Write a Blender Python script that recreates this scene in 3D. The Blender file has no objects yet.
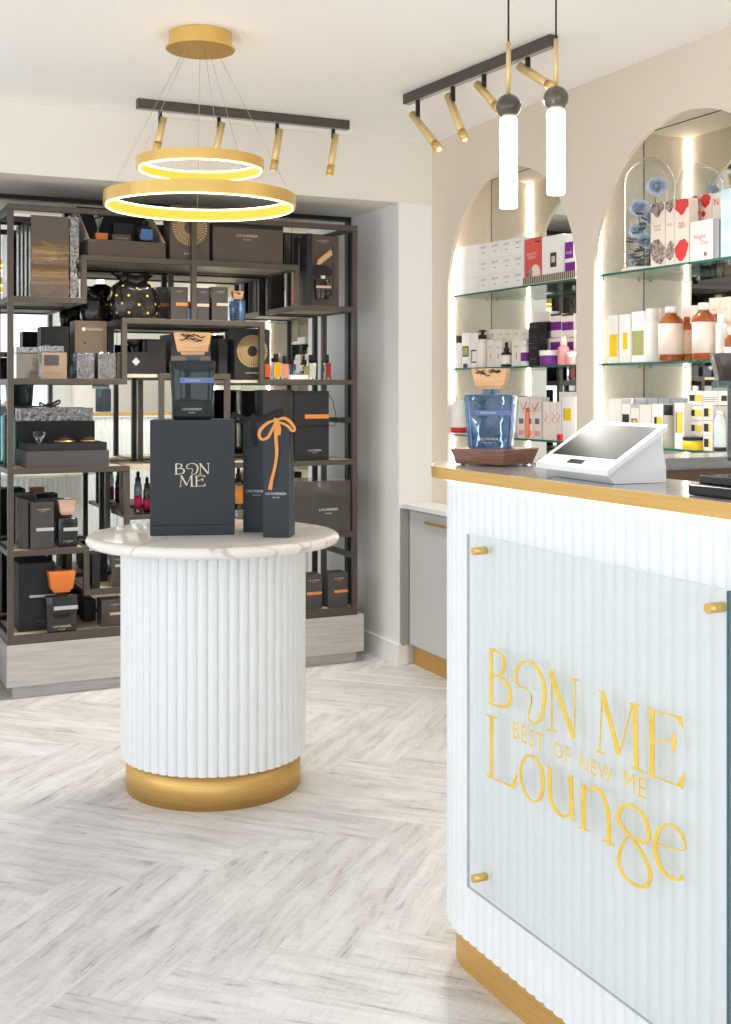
import bpy, bmesh, math, random
from mathutils import Vector, Matrix
random.seed(7)
PI = math.pi
COL = bpy.context.scene.collection

# ------------------------------------------------------------------ camera geometry, used to read positions off known planes
F = 1185.; CX = 365.5; HY = 389.; HC = 1.4
YAW = math.atan2(194 + CX, F)
S_, C_ = math.sin(YAW), math.cos(YAW)
def ray(px, py):
    a = px - CX
    return (S_*F + C_*a, C_*F - S_*a, HY - py)
def onX(px, py, X):
    d = ray(px, py); t = X/d[0]; return (d[1]*t, HC + d[2]*t)
def onY(px, py, Y):
    d = ray(px, py); t = Y/d[1]; return (d[0]*t, HC + d[2]*t)
def onZ(px, py, Z):
    d = ray(px, py); t = (Z - HC)/d[2]; return (d[0]*t, d[1]*t)

# ------------------------------------------------------------------ materials
def lin(c):
    return tuple(((v/255.)/12.92 if v/255. <= .04045 else ((v/255. + .055)/1.055)**2.4) for v in c)
MATS = {}
def mat(name, rgb, rough=.5, metal=0., trans=0., emit=0., ecol=None, ior=1.45, coat=0., bump=None, var=None, alpha=1., spec=.5):
    """bump=(scale,strength) ; var=(rgb2, scale, stretch(x,y,z), detail)"""
    if name in MATS: return MATS[name]
    m = bpy.data.materials.new(name); m.use_nodes = True
    nt = m.node_tree; b = nt.nodes['Principled BSDF']
    b.inputs['Base Color'].default_value = (*lin(rgb), 1)
    b.inputs['Roughness'].default_value = rough
    b.inputs['Metallic'].default_value = metal
    b.inputs['IOR'].default_value = ior
    b.inputs['Transmission Weight'].default_value = trans
    b.inputs['Coat Weight'].default_value = coat
    b.inputs['Specular IOR Level'].default_value = spec
    b.inputs['Alpha'].default_value = alpha
    if emit:
        b.inputs['Emission Color'].default_value = (*lin(ecol or rgb), 1)
        b.inputs['Emission Strength'].default_value = emit
    if bump or var:
        tc = nt.nodes.new('ShaderNodeTexCoord')
    if var:
        rgb2, sc, st, det = var
        mp = nt.nodes.new('ShaderNodeMapping'); mp.inputs['Scale'].default_value = st
        nt.links.new(tc.outputs['Object'], mp.inputs['Vector'])
        n = nt.nodes.new('ShaderNodeTexNoise'); n.inputs['Scale'].default_value = sc; n.inputs['Detail'].default_value = det
        nt.links.new(mp.outputs['Vector'], n.inputs['Vector'])
        r = nt.nodes.new('ShaderNodeValToRGB')
        r.color_ramp.elements[0].position = .35; r.color_ramp.elements[1].position = .65
        r.color_ramp.elements[0].color = (*lin(rgb), 1); r.color_ramp.elements[1].color = (*lin(rgb2), 1)
        nt.links.new(n.outputs['Fac'], r.inputs['Fac']); nt.links.new(r.outputs['Color'], b.inputs['Base Color'])
    if bump:
        n2 = nt.nodes.new('ShaderNodeTexNoise'); n2.inputs['Scale'].default_value = bump[0]; n2.inputs['Detail'].default_value = 3
        nt.links.new(tc.outputs['Object'], n2.inputs['Vector'])
        bp = nt.nodes.new('ShaderNodeBump'); bp.inputs['Strength'].default_value = bump[1]; bp.inputs['Distance'].default_value = .01
        nt.links.new(n2.outputs['Fac'], bp.inputs['Height']); nt.links.new(bp.outputs['Normal'], b.inputs['Normal'])
    MATS[name] = m
    return m

M_WHITE_WALL = mat('white_paint', (250, 249, 247), .4)
M_CREAM_WALL = mat('cream_paint', (243, 238, 229), .6)
M_CEIL = mat('ceiling_paint', (253, 252, 250), .7)
M_PAPER = mat('linen_wallpaper', (228, 215, 198), .8, var=((234, 222, 206), 60, (1, 6, 1), 4), bump=(220, .15))
M_FLUTE = mat('white_lacquer', (237, 240, 241), .35)
M_BRASS = mat('brushed_brass', (222, 182, 112), .45, .75, var=((214, 172, 100), 6, (1, 1, 30), 3))
M_GOLD = mat('polished_gold', (228, 190, 112), .3, .65)
M_GOLDLEAF = mat('gold_leaf', (232, 190, 62), .45, 0., var=((240, 206, 96), 30, (1, 1, 1), 4))
M_DARKMETAL = mat('dark_bronze_metal', (92, 85, 78), .42, .5)
M_BLACKMETAL = mat('black_metal', (40, 40, 40), .4, .3)
M_MIRROR = mat('mirror', (232, 236, 234), .015, 1.)
M_BOARD = mat('pale_oak', (214, 200, 176), .45, var=((200, 186, 164), 8, (1, 12, 1), 5))
M_PLINTH = mat('grey_ash_wood', (196, 193, 188), .5, var=((178, 175, 170), 5, (1, 1, 14), 6))
M_BLACKCARD = mat('black_card', (34, 34, 37), .5)
M_NAVYCARD = mat('navy_black_card', (44, 50, 58), .55)
M_BROWNCARD = mat('brown_card', (92, 80, 70), .42)
M_GREYCARD = mat('grey_card', (78, 74, 75), .45)
M_WRAP = mat('wrapped_grey_card', (80, 75, 72), .1, .3, coat=.9, bump=(12, .5))
M_WRAPGOLD = mat('wrapped_bronze_card', (104, 92, 80), .1, .45, coat=.6, bump=(7, .35))
M_WRAPSILV = mat('crumpled_clear_wrap', (140, 139, 142), .08, .92, coat=.6, bump=(30, 1.))
M_SATIN = mat('black_satin', (26, 22, 20), .22, coat=.3)
M_ORANGE = mat('orange_lacquer', (226, 126, 58), .35)
M_ORBAND = mat('orange_band', (226, 140, 66), .5)
M_PINKBAND = mat('pale_pink_band', (232, 190, 170), .5)
M_SILVBAND = mat('silver_band', (196, 198, 206), .35, .3)
M_BLUEBAND = mat('blue_band', (96, 120, 172), .4)
M_PRINT = mat('pale_gold_print', (226, 214, 186), .5)
M_WPRINT = mat('white_print', (235, 235, 235), .5)
M_GPRINT = mat('grey_print', (120, 118, 120), .6)
M_DPRINT = mat('dark_print', (52, 50, 52), .6)
M_TEALGLASS = mat('teal_glass', (120, 160, 168), .03, trans=.92, ior=1.45)
M_DARKGLASS = mat('smoked_teal_glass', (28, 44, 50), .05, trans=.35, ior=1.45)
M_BLUEGLASS = mat('blue_glass', (104, 138, 184), .04, trans=.9, ior=1.45, bump=(9, .5))
M_BLACKGLASS = mat('black_glass', (30, 30, 33), .1, coat=.5)
M_CLEAR = mat('clear_glass', (240, 250, 248), .01, trans=1., ior=1.45)
def thin_glass(name, tint, rough=.0):
    """single-wall pane: mostly see-through with a Fresnel sheen"""
    m = bpy.data.materials.new(name); m.use_nodes = True; nt = m.node_tree
    for n in list(nt.nodes):
        if n.type != 'OUTPUT_MATERIAL': nt.nodes.remove(n)
    out = [n for n in nt.nodes if n.type == 'OUTPUT_MATERIAL'][0]
    tr = nt.nodes.new('ShaderNodeBsdfTransparent'); tr.inputs['Color'].default_value = (*lin(tint), 1)
    gl = nt.nodes.new('ShaderNodeBsdfGlossy'); gl.inputs['Roughness'].default_value = .02
    fr = nt.nodes.new('ShaderNodeFresnel')
    ge = nt.nodes.new('ShaderNodeNewGeometry'); mr = nt.nodes.new('ShaderNodeMapRange'); mr.inputs[3].default_value = 1.4; mr.inputs[4].default_value = 1/1.4
    nt.links.new(ge.outputs['Backfacing'], mr.inputs[0]); nt.links.new(mr.outputs[0], fr.inputs['IOR'])
    mx = nt.nodes.new('ShaderNodeMixShader')
    nt.links.new(fr.outputs[0], mx.inputs[0]); nt.links.new(tr.outputs[0], mx.inputs[1]); nt.links.new(gl.outputs[0], mx.inputs[2])
    nt.links.new(mx.outputs[0], out.inputs['Surface'])
    MATS[name] = m; return m
M_PANE = thin_glass('sign_glass', (252, 253, 253))
M_DOME = thin_glass('dome_glass', (252, 253, 253))
M_SHELFGLASS = thin_glass('shelf_glass', (238, 247, 244))
M_GLASSEDGE = mat('green_glass_edge', (60, 128, 112), .1, trans=.2)
M_GREYEDGE = mat('glass_edge_grey', (70, 100, 110), .15)
M_PALEEDGE = mat('glass_edge_pale', (222, 230, 234), .3)
M_WOODCAP = mat('maple_wood', (226, 172, 122), .5, var=((238, 190, 142), 9, (1, 1, 7), 4))
M_CARVE = mat('burnt_carving', (52, 36, 26), .6)
M_WALNUT = mat('walnut_wood', (156, 114, 98), .45, var=((124, 86, 74), 14, (1.2, 1.2, 16), 6))
M_INNER = mat('brown_laminate', (112, 92, 76), .5)
M_TOP = mat('grey_stone_top', (172, 172, 174), .2, coat=.2, var=((156, 156, 160), 5, (1, 1, 1), 5))
M_LED = mat('led_strip', (255, 252, 246), .5, emit=7., ecol=(255, 249, 240))
M_LEDS = mat('led_strip_soft', (255, 250, 240), .5, emit=.6, ecol=(240, 248, 255))
M_RINGLED = mat('ring_diffuser', (196, 140, 60), .5, emit=.42, ecol=(255, 186, 62))
M_RINGRIM = mat('ring_rim_light', (255, 244, 214), .5, emit=4., ecol=(255, 232, 180))
M_TUBE = mat('opal_glass_lit', (255, 252, 244), .3, emit=3.4, ecol=(255, 249, 236))
M_SPOT = mat('satin_brass_tube', (236, 208, 148), .35, .45)
M_MARBLEBALL = mat('grey_marble', (44, 42, 39), .08, coat=.3, var=((98, 90, 80), 7, (1, 1, 1), 7))
M_DARKMARBLE = mat('dark_marble', (58, 50, 48), .15, coat=.4, var=((92, 80, 76), 9, (1, 1, 1), 7))
M_WPLASTIC = mat('white_plastic', (240, 240, 240), .3)
M_SCREEN = mat('black_screen', (6, 6, 7), .2, spec=.04)
M_WCARD = mat('white_card', (248, 244, 240), .55)
M_IVORY = mat('ivory_card', (246, 234, 226), .55)
M_BLUSH = mat('blush_card', (247, 228, 214), .5)
M_RED = mat('red_print', (216, 44, 40), .5)
M_CORAL = mat('coral_print', (228, 92, 82), .5)
M_PURPLE = mat('purple_print', (122, 42, 140), .5)
M_YEL = mat('yellow_print', (246, 206, 30), .5)
M_YEL2 = mat('soft_yellow_print', (234, 214, 90), .5)
M_OLIVE = mat('olive_print', (168, 172, 112), .5)
M_AMBER = mat('amber_glass', (200, 104, 38), .08, trans=.55, coat=.3)
M_PINKB = mat('pink_plastic', (240, 168, 168), .3)
M_LBLUE = mat('pale_blue_card', (190, 214, 224), .5, var=((216, 232, 238), 12, (1, 1, 1), 5))
M_ROSE = mat('blue_rose', (206, 222, 246), .6, var=((228, 238, 252), 30, (1, 1, 1), 3))
M_LEAF = mat('dark_leaf', (72, 78, 78), .5)
M_GREYFAB = mat('grey_textile_laminate', (208, 207, 206), .7, var=((200, 199, 198), 90, (1, 1, 1), 4))
M_WORKTOP = mat('white_worktop', (238, 240, 240), .25)
M_CORD = mat('black_cord', (30, 30, 30), .5)
M_WIRE = mat('steel_wire', (180, 180, 178), .4, .6)
M_RIBBON = mat('orange_ribbon', (226, 150, 70), .4)
M_DARKROSE = mat('dark_floral_print', (70, 52, 48), .5, var=((196, 176, 168), 70, (1, 1, 1), 3))
M_YLIQ = mat('yellow_scent', (250, 176, 24), .1, trans=.25)
M_PLIQ = mat('peach_scent', (246, 150, 110), .1, trans=.25)
M_OLIQ = mat('orange_scent', (232, 92, 30), .1, trans=.2)
M_RLIQ = mat('red_scent', (176, 60, 44), .1, trans=.2)
M_CLIQ = mat('pale_scent', (226, 222, 206), .1, trans=.4)
M_MAG = mat('magenta_label', (190, 24, 84), .5)
M_BLACKPL = mat('black_plastic', (28, 28, 30), .3)

# marble with veins
def marble():
    m = mat('white_marble', (240, 236, 229), .1, coat=.2)
    nt = m.node_tree; b = nt.nodes['Principled BSDF']
    tc = nt.nodes.new('ShaderNodeTexCoord')
    n = nt.nodes.new('ShaderNodeTexNoise'); n.inputs['Scale'].default_value = 1.5; n.inputs['Detail'].default_value = 5; n.inputs['Distortion'].default_value = .6
    nt.links.new(tc.outputs['Object'], n.inputs['Vector'])
    s = nt.nodes.new('ShaderNodeMath'); s.operation = 'SUBTRACT'; s.inputs[1].default_value = .44
    a = nt.nodes.new('ShaderNodeMath'); a.operation = 'ABSOLUTE'
    r = nt.nodes.new('ShaderNodeValToRGB')
    r.color_ramp.elements[0].position = 0; r.color_ramp.elements[0].color = (*lin((206, 194, 180)), 1)
    r.color_ramp.elements[1].position = .007; r.color_ramp.elements[1].color = (*lin((240, 236, 229)), 1)
    nt.links.new(n.outputs['Fac'], s.inputs[0]); nt.links.new(s.outputs[0], a.inputs[0]); nt.links.new(a.outputs[0], r.inputs['Fac'])
    nt.links.new(r.outputs['Color'], b.inputs['Base Color'])
    return m
M_MARBLE = marble()

# herringbone vinyl floor
def floor_mat():
    m = bpy.data.materials.new('herringbone_vinyl'); m.use_nodes = True; nt = m.node_tree; b = nt.nodes['Principled BSDF']
    L = nt.links.new
    def mth(op, a, b_=None, c=None):
        n = nt.nodes.new('ShaderNodeMath'); n.operation = op
        for i, v in enumerate((a, b_, c)):
            if v is None: continue
            if isinstance(v, (int, float)): n.inputs[i].default_value = v
            else: L(v, n.inputs[i])
        return n.outputs[0]
    geo = nt.nodes.new('ShaderNodeNewGeometry')
    mp = nt.nodes.new('ShaderNodeMapping'); mp.inputs['Rotation'].default_value = (0, 0, math.radians(45)); mp.inputs['Location'].default_value = (.1, .05, 0)
    L(geo.outputs['Position'], mp.inputs['Vector'])
    sp = nt.nodes.new('ShaderNodeSeparateXYZ'); L(mp.outputs['Vector'], sp.inputs[0])
    W = .185; N = 5
    x = mth('DIVIDE', sp.outputs[0], W); y = mth('DIVIDE', sp.outputs[1], W)
    i = mth('FLOOR', x); j = mth('FLOOR', y)
    k = mth('FLOORED_MODULO', mth('SUBTRACT', i, j), 2*N)
    horiz = mth('LESS_THAN', k, N - .5)
    # plank ids
    hid = mth('SUBTRACT', i, k); 
    vid = mth('ADD', j, mth('SUBTRACT', k, N))
    def mix(a, bb):   # horiz ? a : bb
        return mth('ADD', mth('MULTIPLY', horiz, a), mth('MULTIPLY', mth('SUBTRACT', 1, horiz), bb))
    ida = mix(hid, i); idb = mix(j, vid)
    cb = nt.nodes.new('ShaderNodeCombineXYZ'); L(ida, cb.inputs[0]); L(idb, cb.inputs[1]); L(horiz, cb.inputs[2])
    wn = nt.nodes.new('ShaderNodeTexWhiteNoise'); wn.noise_dimensions = '3D'; L(cb.outputs[0], wn.inputs['Vector'])
    along = mix(x, y); across = mix(y, x)
    # grain
    gx = mth('ADD', mth('MULTIPLY', along, .55), mth('MULTIPLY', wn.outputs['Value'], 37.))
    gv = nt.nodes.new('ShaderNodeCombineXYZ'); L(gx, gv.inputs[0]); L(mth('MULTIPLY', across, 3.2), gv.inputs[1]); L(mth('MULTIPLY', wn.outputs['Value'], 91.), gv.inputs[2])
    n1 = nt.nodes.new('ShaderNodeTexNoise'); n1.inputs['Scale'].default_value = 1.; n1.inputs['Detail'].default_value = 8; n1.inputs['Roughness'].default_value = .68; n1.inputs['Distortion'].default_value = .5
    L(gv.outputs[0], n1.inputs['Vector'])
    # fine cross saw marks
    gv2 = nt.nodes.new('ShaderNodeCombineXYZ'); L(mth('MULTIPLY', along, 22.), gv2.inputs[0]); L(mth('MULTIPLY', across, 3.), gv2.inputs[1]); L(wn.outputs['Value'], gv2.inputs[2])
    n2 = nt.nodes.new('ShaderNodeTexNoise'); n2.inputs['Scale'].default_value = 1.; n2.inputs['Detail'].default_value = 4
    L(gv2.outputs[0], n2.inputs['Vector'])
    gv3 = nt.nodes.new('ShaderNodeCombineXYZ'); L(mth('ADD', mth('MULTIPLY', along, 1.6), mth('MULTIPLY', wn.outputs['Value'], 51.)), gv3.inputs[0]); L(mth('MULTIPLY', across, 15.), gv3.inputs[1]); L(wn.outputs['Value'], gv3.inputs[2])
    n3 = nt.nodes.new('ShaderNodeTexNoise'); n3.inputs['Scale'].default_value = 1.; n3.inputs['Detail'].default_value = 6; n3.inputs['Roughness'].default_value = .7
    L(gv3.outputs[0], n3.inputs['Vector'])
    r1 = nt.nodes.new('ShaderNodeValToRGB'); e = r1.color_ramp.elements
    e[0].position = .3; e[0].color = (*lin((196, 191, 189)), 1); e[1].position = .6; e[1].color = (*lin((228, 226, 225)), 1)
    L(n1.outputs['Fac'], r1.inputs['Fac'])
    dk = nt.nodes.new('ShaderNodeMapRange'); dk.inputs[1].default_value = .36; dk.inputs[2].default_value = .46; dk.inputs[3].default_value = .55; dk.inputs[4].default_value = 1.; L(n3.outputs['Fac'], dk.inputs[0])
    # streaks only where the broad noise is dark
    gate = nt.nodes.new('ShaderNodeMapRange'); gate.inputs[1].default_value = .4; gate.inputs[2].default_value = .52; gate.inputs[3].default_value = 1.; gate.inputs[4].default_value = .1; L(n1.outputs['Fac'], gate.inputs[0])
    dark = mth('SUBTRACT', 1., mth('MULTIPLY', gate.outputs[0], mth('SUBTRACT', 1., dk.outputs[0])))
    saw = nt.nodes.new('ShaderNodeMapRange'); saw.inputs[1].default_value = .3; saw.inputs[2].default_value = .5; saw.inputs[3].default_value = .9; saw.inputs[4].default_value = 1.; L(n2.outputs['Fac'], saw.inputs[0])
    tone = mth('ADD', .93, mth('MULTIPLY', wn.outputs['Value'], .1))
    # joints
    ax = mth('FRACT', across); ed = mth('MINIMUM', ax, mth('SUBTRACT', 1., ax))
    jt = nt.nodes.new('ShaderNodeMapRange'); jt.inputs[1].default_value = .0; jt.inputs[2].default_value = .012; jt.inputs[3].default_value = .84; jt.inputs[4].default_value = 1.; L(ed, jt.inputs[0])
    fac = mth('MULTIPLY', mth('MULTIPLY', dark, saw.outputs[0]), mth('MULTIPLY', tone, jt.outputs[0]))
    mx = nt.nodes.new('ShaderNodeVectorMath'); mx.operation = 'SCALE'; L(r1.outputs['Color'], mx.inputs[0]); L(fac, mx.inputs['Scale'])
    L(mx.outputs[0], b.inputs['Base Color'])
    b.inputs['Roughness'].default_value = .42
    bp = nt.nodes.new('ShaderNodeBump'); bp.inputs['Strength'].default_value = .12; bp.inputs['Distance'].default_value = .003
    L(n3.outputs['Fac'], bp.inputs['Height']); L(bp.outputs['Normal'], b.inputs['Normal'])
    return m
M_FLOOR = floor_mat()

# ------------------------------------------------------------------ mesh builder
_TXT = {}
def text_geo(s):
    if s in _TXT: return _TXT[s]
    cu = bpy.data.curves.new('t', 'FONT'); cu.body = s; cu.align_x = 'CENTER'; cu.resolution_u = 2; cu.space_character = 1.15
    ob = bpy.data.objects.new('t', cu); COL.objects.link(ob)
    dg = bpy.context.evaluated_depsgraph_get(); me = bpy.data.meshes.new_from_object(ob.evaluated_get(dg))
    vs = [(v.co.x, v.co.y) for v in me.vertices]; fs = [tuple(p.vertices) for p in me.polygons]
    bpy.data.objects.remove(ob); bpy.data.curves.remove(cu); bpy.data.meshes.remove(me)
    x0 = min(v[0] for v in vs); x1 = max(v[0] for v in vs); w = x1 - x0; c = (x0 + x1)/2
    vs = [((x - c)/w, y/w) for x, y in vs]
    _TXT[s] = (vs, fs); return _TXT[s]

class MB:
    def __init__(s): s.v = []; s.f = []; s.sm = []
    def add(s, vs, fs, smooth=False):
        o = len(s.v); s.v += [tuple(v) for v in vs]
        for f in fs: s.f.append(tuple(i + o for i in f)); s.sm.append(smooth)
        return s
    def box(s, x0, x1, y0, y1, z0, z1, bev=0.):
        if bev > 0:
            b = min(bev, (x1-x0)*.45, (y1-y0)*.45, (z1-z0)*.45)
            bm = bmesh.new()
            vs = [bm.verts.new(p) for p in ((x0,y0,z0),(x1,y0,z0),(x1,y1,z0),(x0,y1,z0),(x0,y0,z1),(x1,y0,z1),(x1,y1,z1),(x0,y1,z1))]
            for f in ((3,2,1,0),(4,5,6,7),(0,1,5,4),(1,2,6,5),(2,3,7,6),(3,0,4,7)): bm.faces.new([vs[i] for i in f])
            bmesh.ops.bevel(bm, geom=bm.edges[:], offset=b, segments=2, profile=.5, affect='EDGES')
            bm.verts.index_update()
            r = s.add([v.co[:] for v in bm.verts], [[v.index for v in f.verts] for f in bm.faces]); bm.free(); return r
        return s.add(((x0,y0,z0),(x1,y0,z0),(x1,y1,z0),(x0,y1,z0),(x0,y0,z1),(x1,y0,z1),(x1,y1,z1),(x0,y1,z1)),
                     ((3,2,1,0),(4,5,6,7),(0,1,5,4),(1,2,6,5),(2,3,7,6),(3,0,4,7)))
    def frustum(s, wb, db, wt, dt, z0, z1, cx=0, cy=0, bev=0.):
        vs = [(cx-wb/2,cy-db/2,z0),(cx+wb/2,cy-db/2,z0),(cx+wb/2,cy+db/2,z0),(cx-wb/2,cy+db/2,z0),
              (cx-wt/2,cy-dt/2,z1),(cx+wt/2,cy-dt/2,z1),(cx+wt/2,cy+dt/2,z1),(cx-wt/2,cy+dt/2,z1)]
        fs = ((3,2,1,0),(4,5,6,7),(0,1,5,4),(1,2,6,5),(2,3,7,6),(3,0,4,7))
        if bev > 0:
            bm = bmesh.new(); bv = [bm.verts.new(p) for p in vs]
            for f in fs: bm.faces.new([bv[i] for i in f])
            bmesh.ops.bevel(bm, geom=bm.edges[:], offset=bev, segments=3, profile=.5, affect='EDGES'); bm.verts.index_update()
            r = s.add([v.co[:] for v in bm.verts], [[v.index for v in f.verts] for f in bm.faces], True); bm.free(); return r
        return s.add(vs, fs)
    def lathe(s, prof, n=24, cx=0, cy=0, smooth=True, closed=True):
        vs = []; fs = []; m = len(prof)
        for r, z in prof:
            for k in range(n):
                a = 2*PI*k/n; vs.append((cx + max(r, 1e-5)*math.cos(a), cy + max(r, 1e-5)*math.sin(a), z))
        for i in range(m - 1):
            for k in range(n):
                k2 = (k+1) % n; fs.append((i*n+k, i*n+k2, (i+1)*n+k2, (i+1)*n+k))
        if closed:
            fs.append(tuple(range(n))[::-1]); fs.append(tuple((m-1)*n + k for k in range(n)))
        return s.add(vs, fs, smooth)
    def cyl(s, p0, p1, r, n=16, r1=None):
        p0 = Vector(p0); p1 = Vector(p1); d = (p1-p0).normalized(); r1 = r if r1 is None else r1
        a = Vector((0,0,1)) if abs(d.z) < .9 else Vector((1,0,0)); u = d.cross(a).normalized(); w = d.cross(u)
        vs = []
        for p, rr in ((p0, r), (p1, r1)):
            for k in range(n):
                t = 2*PI*k/n; vs.append(p + u*(rr*math.cos(t)) + w*(rr*math.sin(t)))
        s.add(vs, [(k, (k+1) % n, n+(k+1) % n, n+k) for k in range(n)], True)
        o = len(s.v) - 2*n
        s.f.append(tuple(o+k for k in range(n))[::-1]); s.sm.append(False); s.f.append(tuple(o+n+k for k in range(n))); s.sm.append(False)
        return s
    def tube(s, pts, r, n=8):
        for a, b in zip(pts, pts[1:]): s.cyl(a, b, r, n)
        return s
    def extrude(s, poly, z0, z1, smooth_side=False):
        n = len(poly)
        s.add([(x, y, z0) for x, y in poly] + [(x, y, z1) for x, y in poly], [tuple(range(n))[::-1], tuple(range(n, 2*n))])
        o = len(s.v) - 2*n
        for k in range(n):
            s.f.append((o+k, o+(k+1) % n, o+n+(k+1) % n, o+n+k)); s.sm.append(smooth_side)
        return s
    def band(s, poly, z0, z1):
        n = len(poly)
        return s.add([(x, y, z0) for x, y in poly] + [(x, y, z1) for x, y in poly], [(k, k+1, n+k+1, n+k) for k in range(n-1)])
    def text(s, st, cx, z, width, y, th=.0006):
        vs, fs = text_geo(st)
        return s.add([(cx + a*width, y, z + b*width) for a, b in vs], fs)
    def stroke(s, pts, ws, y=0., th=.002, closed=False):
        """flat ribbon in the xz plane with varying width, front at y, thickness th behind"""
        P = [Vector((p[0], p[1])) for p in pts]
        if len(P) > 2:
            Q = []; WQ = []
            for i in range(len(P)-1):
                p0 = P[max(i-1, 0)]; p1 = P[i]; p2 = P[i+1]; p3 = P[min(i+2, len(P)-1)]
                for k in range(6):
                    t = k/6.
                    q = .5*((2*p1) + (p2-p0)*t + (2*p0-5*p1+4*p2-p3)*t*t + (3*p1-p0-3*p2+p3)*t**3)
                    Q.append(q); WQ.append(ws[i]*(1-t) + ws[i+1]*t)
            Q.append(P[-1]); WQ.append(ws[-1])
        else: Q = P; WQ = list(ws)
        n = len(Q); L = []; R = []
        for i, q in enumerate(Q):
            d = (Q[min(i+1, n-1)] - Q[max(i-1, 0)]);
            d = d.normalized() if d.length > 1e-9 else Vector((0, 1)); nn = Vector((-d.y, d.x))
            L.append(q + nn*WQ[i]/2); R.append(q - nn*WQ[i]/2)
        vs = [(a.x, y, a.y) for a in L] + [(a.x, y, a.y) for a in R] + [(a.x, y+th, a.y) for a in L] + [(a.x, y+th, a.y) for a in R]
        fs = []
        for i in range(n-1):
            fs += [(i, i+1, n+i+1, n+i), (2*n+i, 3*n+i, 3*n+i+1, 2*n+i+1), (i, 2*n+i, 2*n+i+1, i+1), (n+i, n+i+1, 3*n+i+1, 3*n+i)]
        fs += [(0, n, 3*n, 2*n), (n-1, 3*n-1, 4*n-1, 2*n-1)]
        return s.add(vs, fs)
    def build(s, name, m, parent=None, kind=None, loc=None, rz=0., fixn=True):
        me = bpy.data.meshes.new(name); me.from_pydata(s.v, [], s.f); me.update()
        for p, q in zip(me.polygons, s.sm): p.use_smooth = q
        if fixn:
            bm = bmesh.new(); bm.from_mesh(me); bmesh.ops.recalc_face_normals(bm, faces=bm.faces); bm.to_mesh(me); bm.free()
        me.materials.append(m)
        o = bpy.data.objects.new(name, me); COL.objects.link(o)
        if parent: o.parent = parent
        if loc: o.location = loc
        o.rotation_euler.z = rz
        if kind: o['kind'] = kind
        return o

def thing(name, label, cat, loc=(0,0,0), rz=0., group=None):
    o = bpy.data.objects.new(name, None); COL.objects.link(o); o.empty_display_size = .05
    o.location = loc; o.rotation_euler.z = rz; o['label'] = label; o['category'] = cat
    if group: o['group'] = group
    return o
def tag(o, label, cat, group=None):
    o['label'] = label; o['category'] = cat
    if group: o['group'] = group
    return o
def struct(name, mb, m, **k): return mb.build(name, m, kind='structure', **k)
def duptree(root, loc, label=None):
    r = root.copy(); COL.objects.link(r); r.location = loc
    if label: r['label'] = label
    for ch in list(root.children):
        c = ch.copy(); COL.objects.link(c); c.parent = r
        for g in ch.children:
            d = g.copy(); COL.objects.link(d); d.parent = c
    return r

# ================================================================== THE ROOM
XW = 2.915           # right wall face
XA = 2.722           # alcove side wall
YS = 5.372           # front of the dropped soffit
YM = 5.97            # mirror
ZC = 2.664; ZS = 2.348
XL = -2.0; YB = -2.6
struct('floor', MB().box(XL-.1, 3.4, YB-.1, 6.2, -.06, 0), M_FLOOR)
struct('ceiling', MB().box(XL-.1, 3.4, YB-.1, 6.2, ZC, ZC+.1), M_CEIL)
struct('trim_1', MB().box(XL, XW+.3, YS, 6.1, ZS, ZC-.0005), M_CREAM_WALL)                      # dropped soffit
struct('wall_back', MB().box(XL, 3.3, 6.0, 6.12, 0, ZS), M_WHITE_WALL)
struct('wall_alcove', MB().box(XA, XW+.3, YS, 6.0, 0, ZS-.0005), M_WHITE_WALL)
struct('wall_alcove_left', MB().box(.1, .5, YS, 6.0, 0, ZS-.0005), M_WHITE_WALL)
struct('wall_back_left', MB().box(XL, .1, YS, 5.5, 0, ZS-.0005), M_WHITE_WALL)
struct('baseboard_alcove', MB().box(XA-.014, XA, YS-.014, 5.95, 0, .105, .003), M_WHITE_WALL)
struct('baseboard_pier', MB().box(XA+.0005, 2.769, YS-.014, YS, 0, .105, .003), M_WHITE_WALL)
struct('baseboard_back', MB().box(XL, .5, YS-.014, YS, 0, .105, .003), M_WHITE_WALL)
# black framed mirror panels behind the shelving
xs = [.5, 1.425, 2.379, XA-.002]
fr = thing('alcove_mirror', 'wall-sized mirror in a thin black frame behind the black shelving', 'mirror', (0, YM, 0))
for i in range(3):
    MB().box(xs[i]+.0012, xs[i+1]-.0012, 0, .006, .02, ZS-.004).build('mirror_panel', M_MIRROR, fr)
MB().box(.5, XA-.001, -.022, -.001, ZS-.024, ZS-.001).build('frame_rail', M_BLACKMETAL, fr)
MB().box(XA-.021, XA-.001, -.022, -.001, .0, ZS-.0245).build('frame_rail', M_BLACKMETAL, fr)
MB().box(.501, .521, -.022, -.001, .0, ZS-.0245).build('frame_rail', M_BLACKMETAL, fr)
MB().box(.5, XA-.001, .007, .029, .0, ZS-.001).build('backing_board', M_BLACKMETAL, fr)

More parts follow.
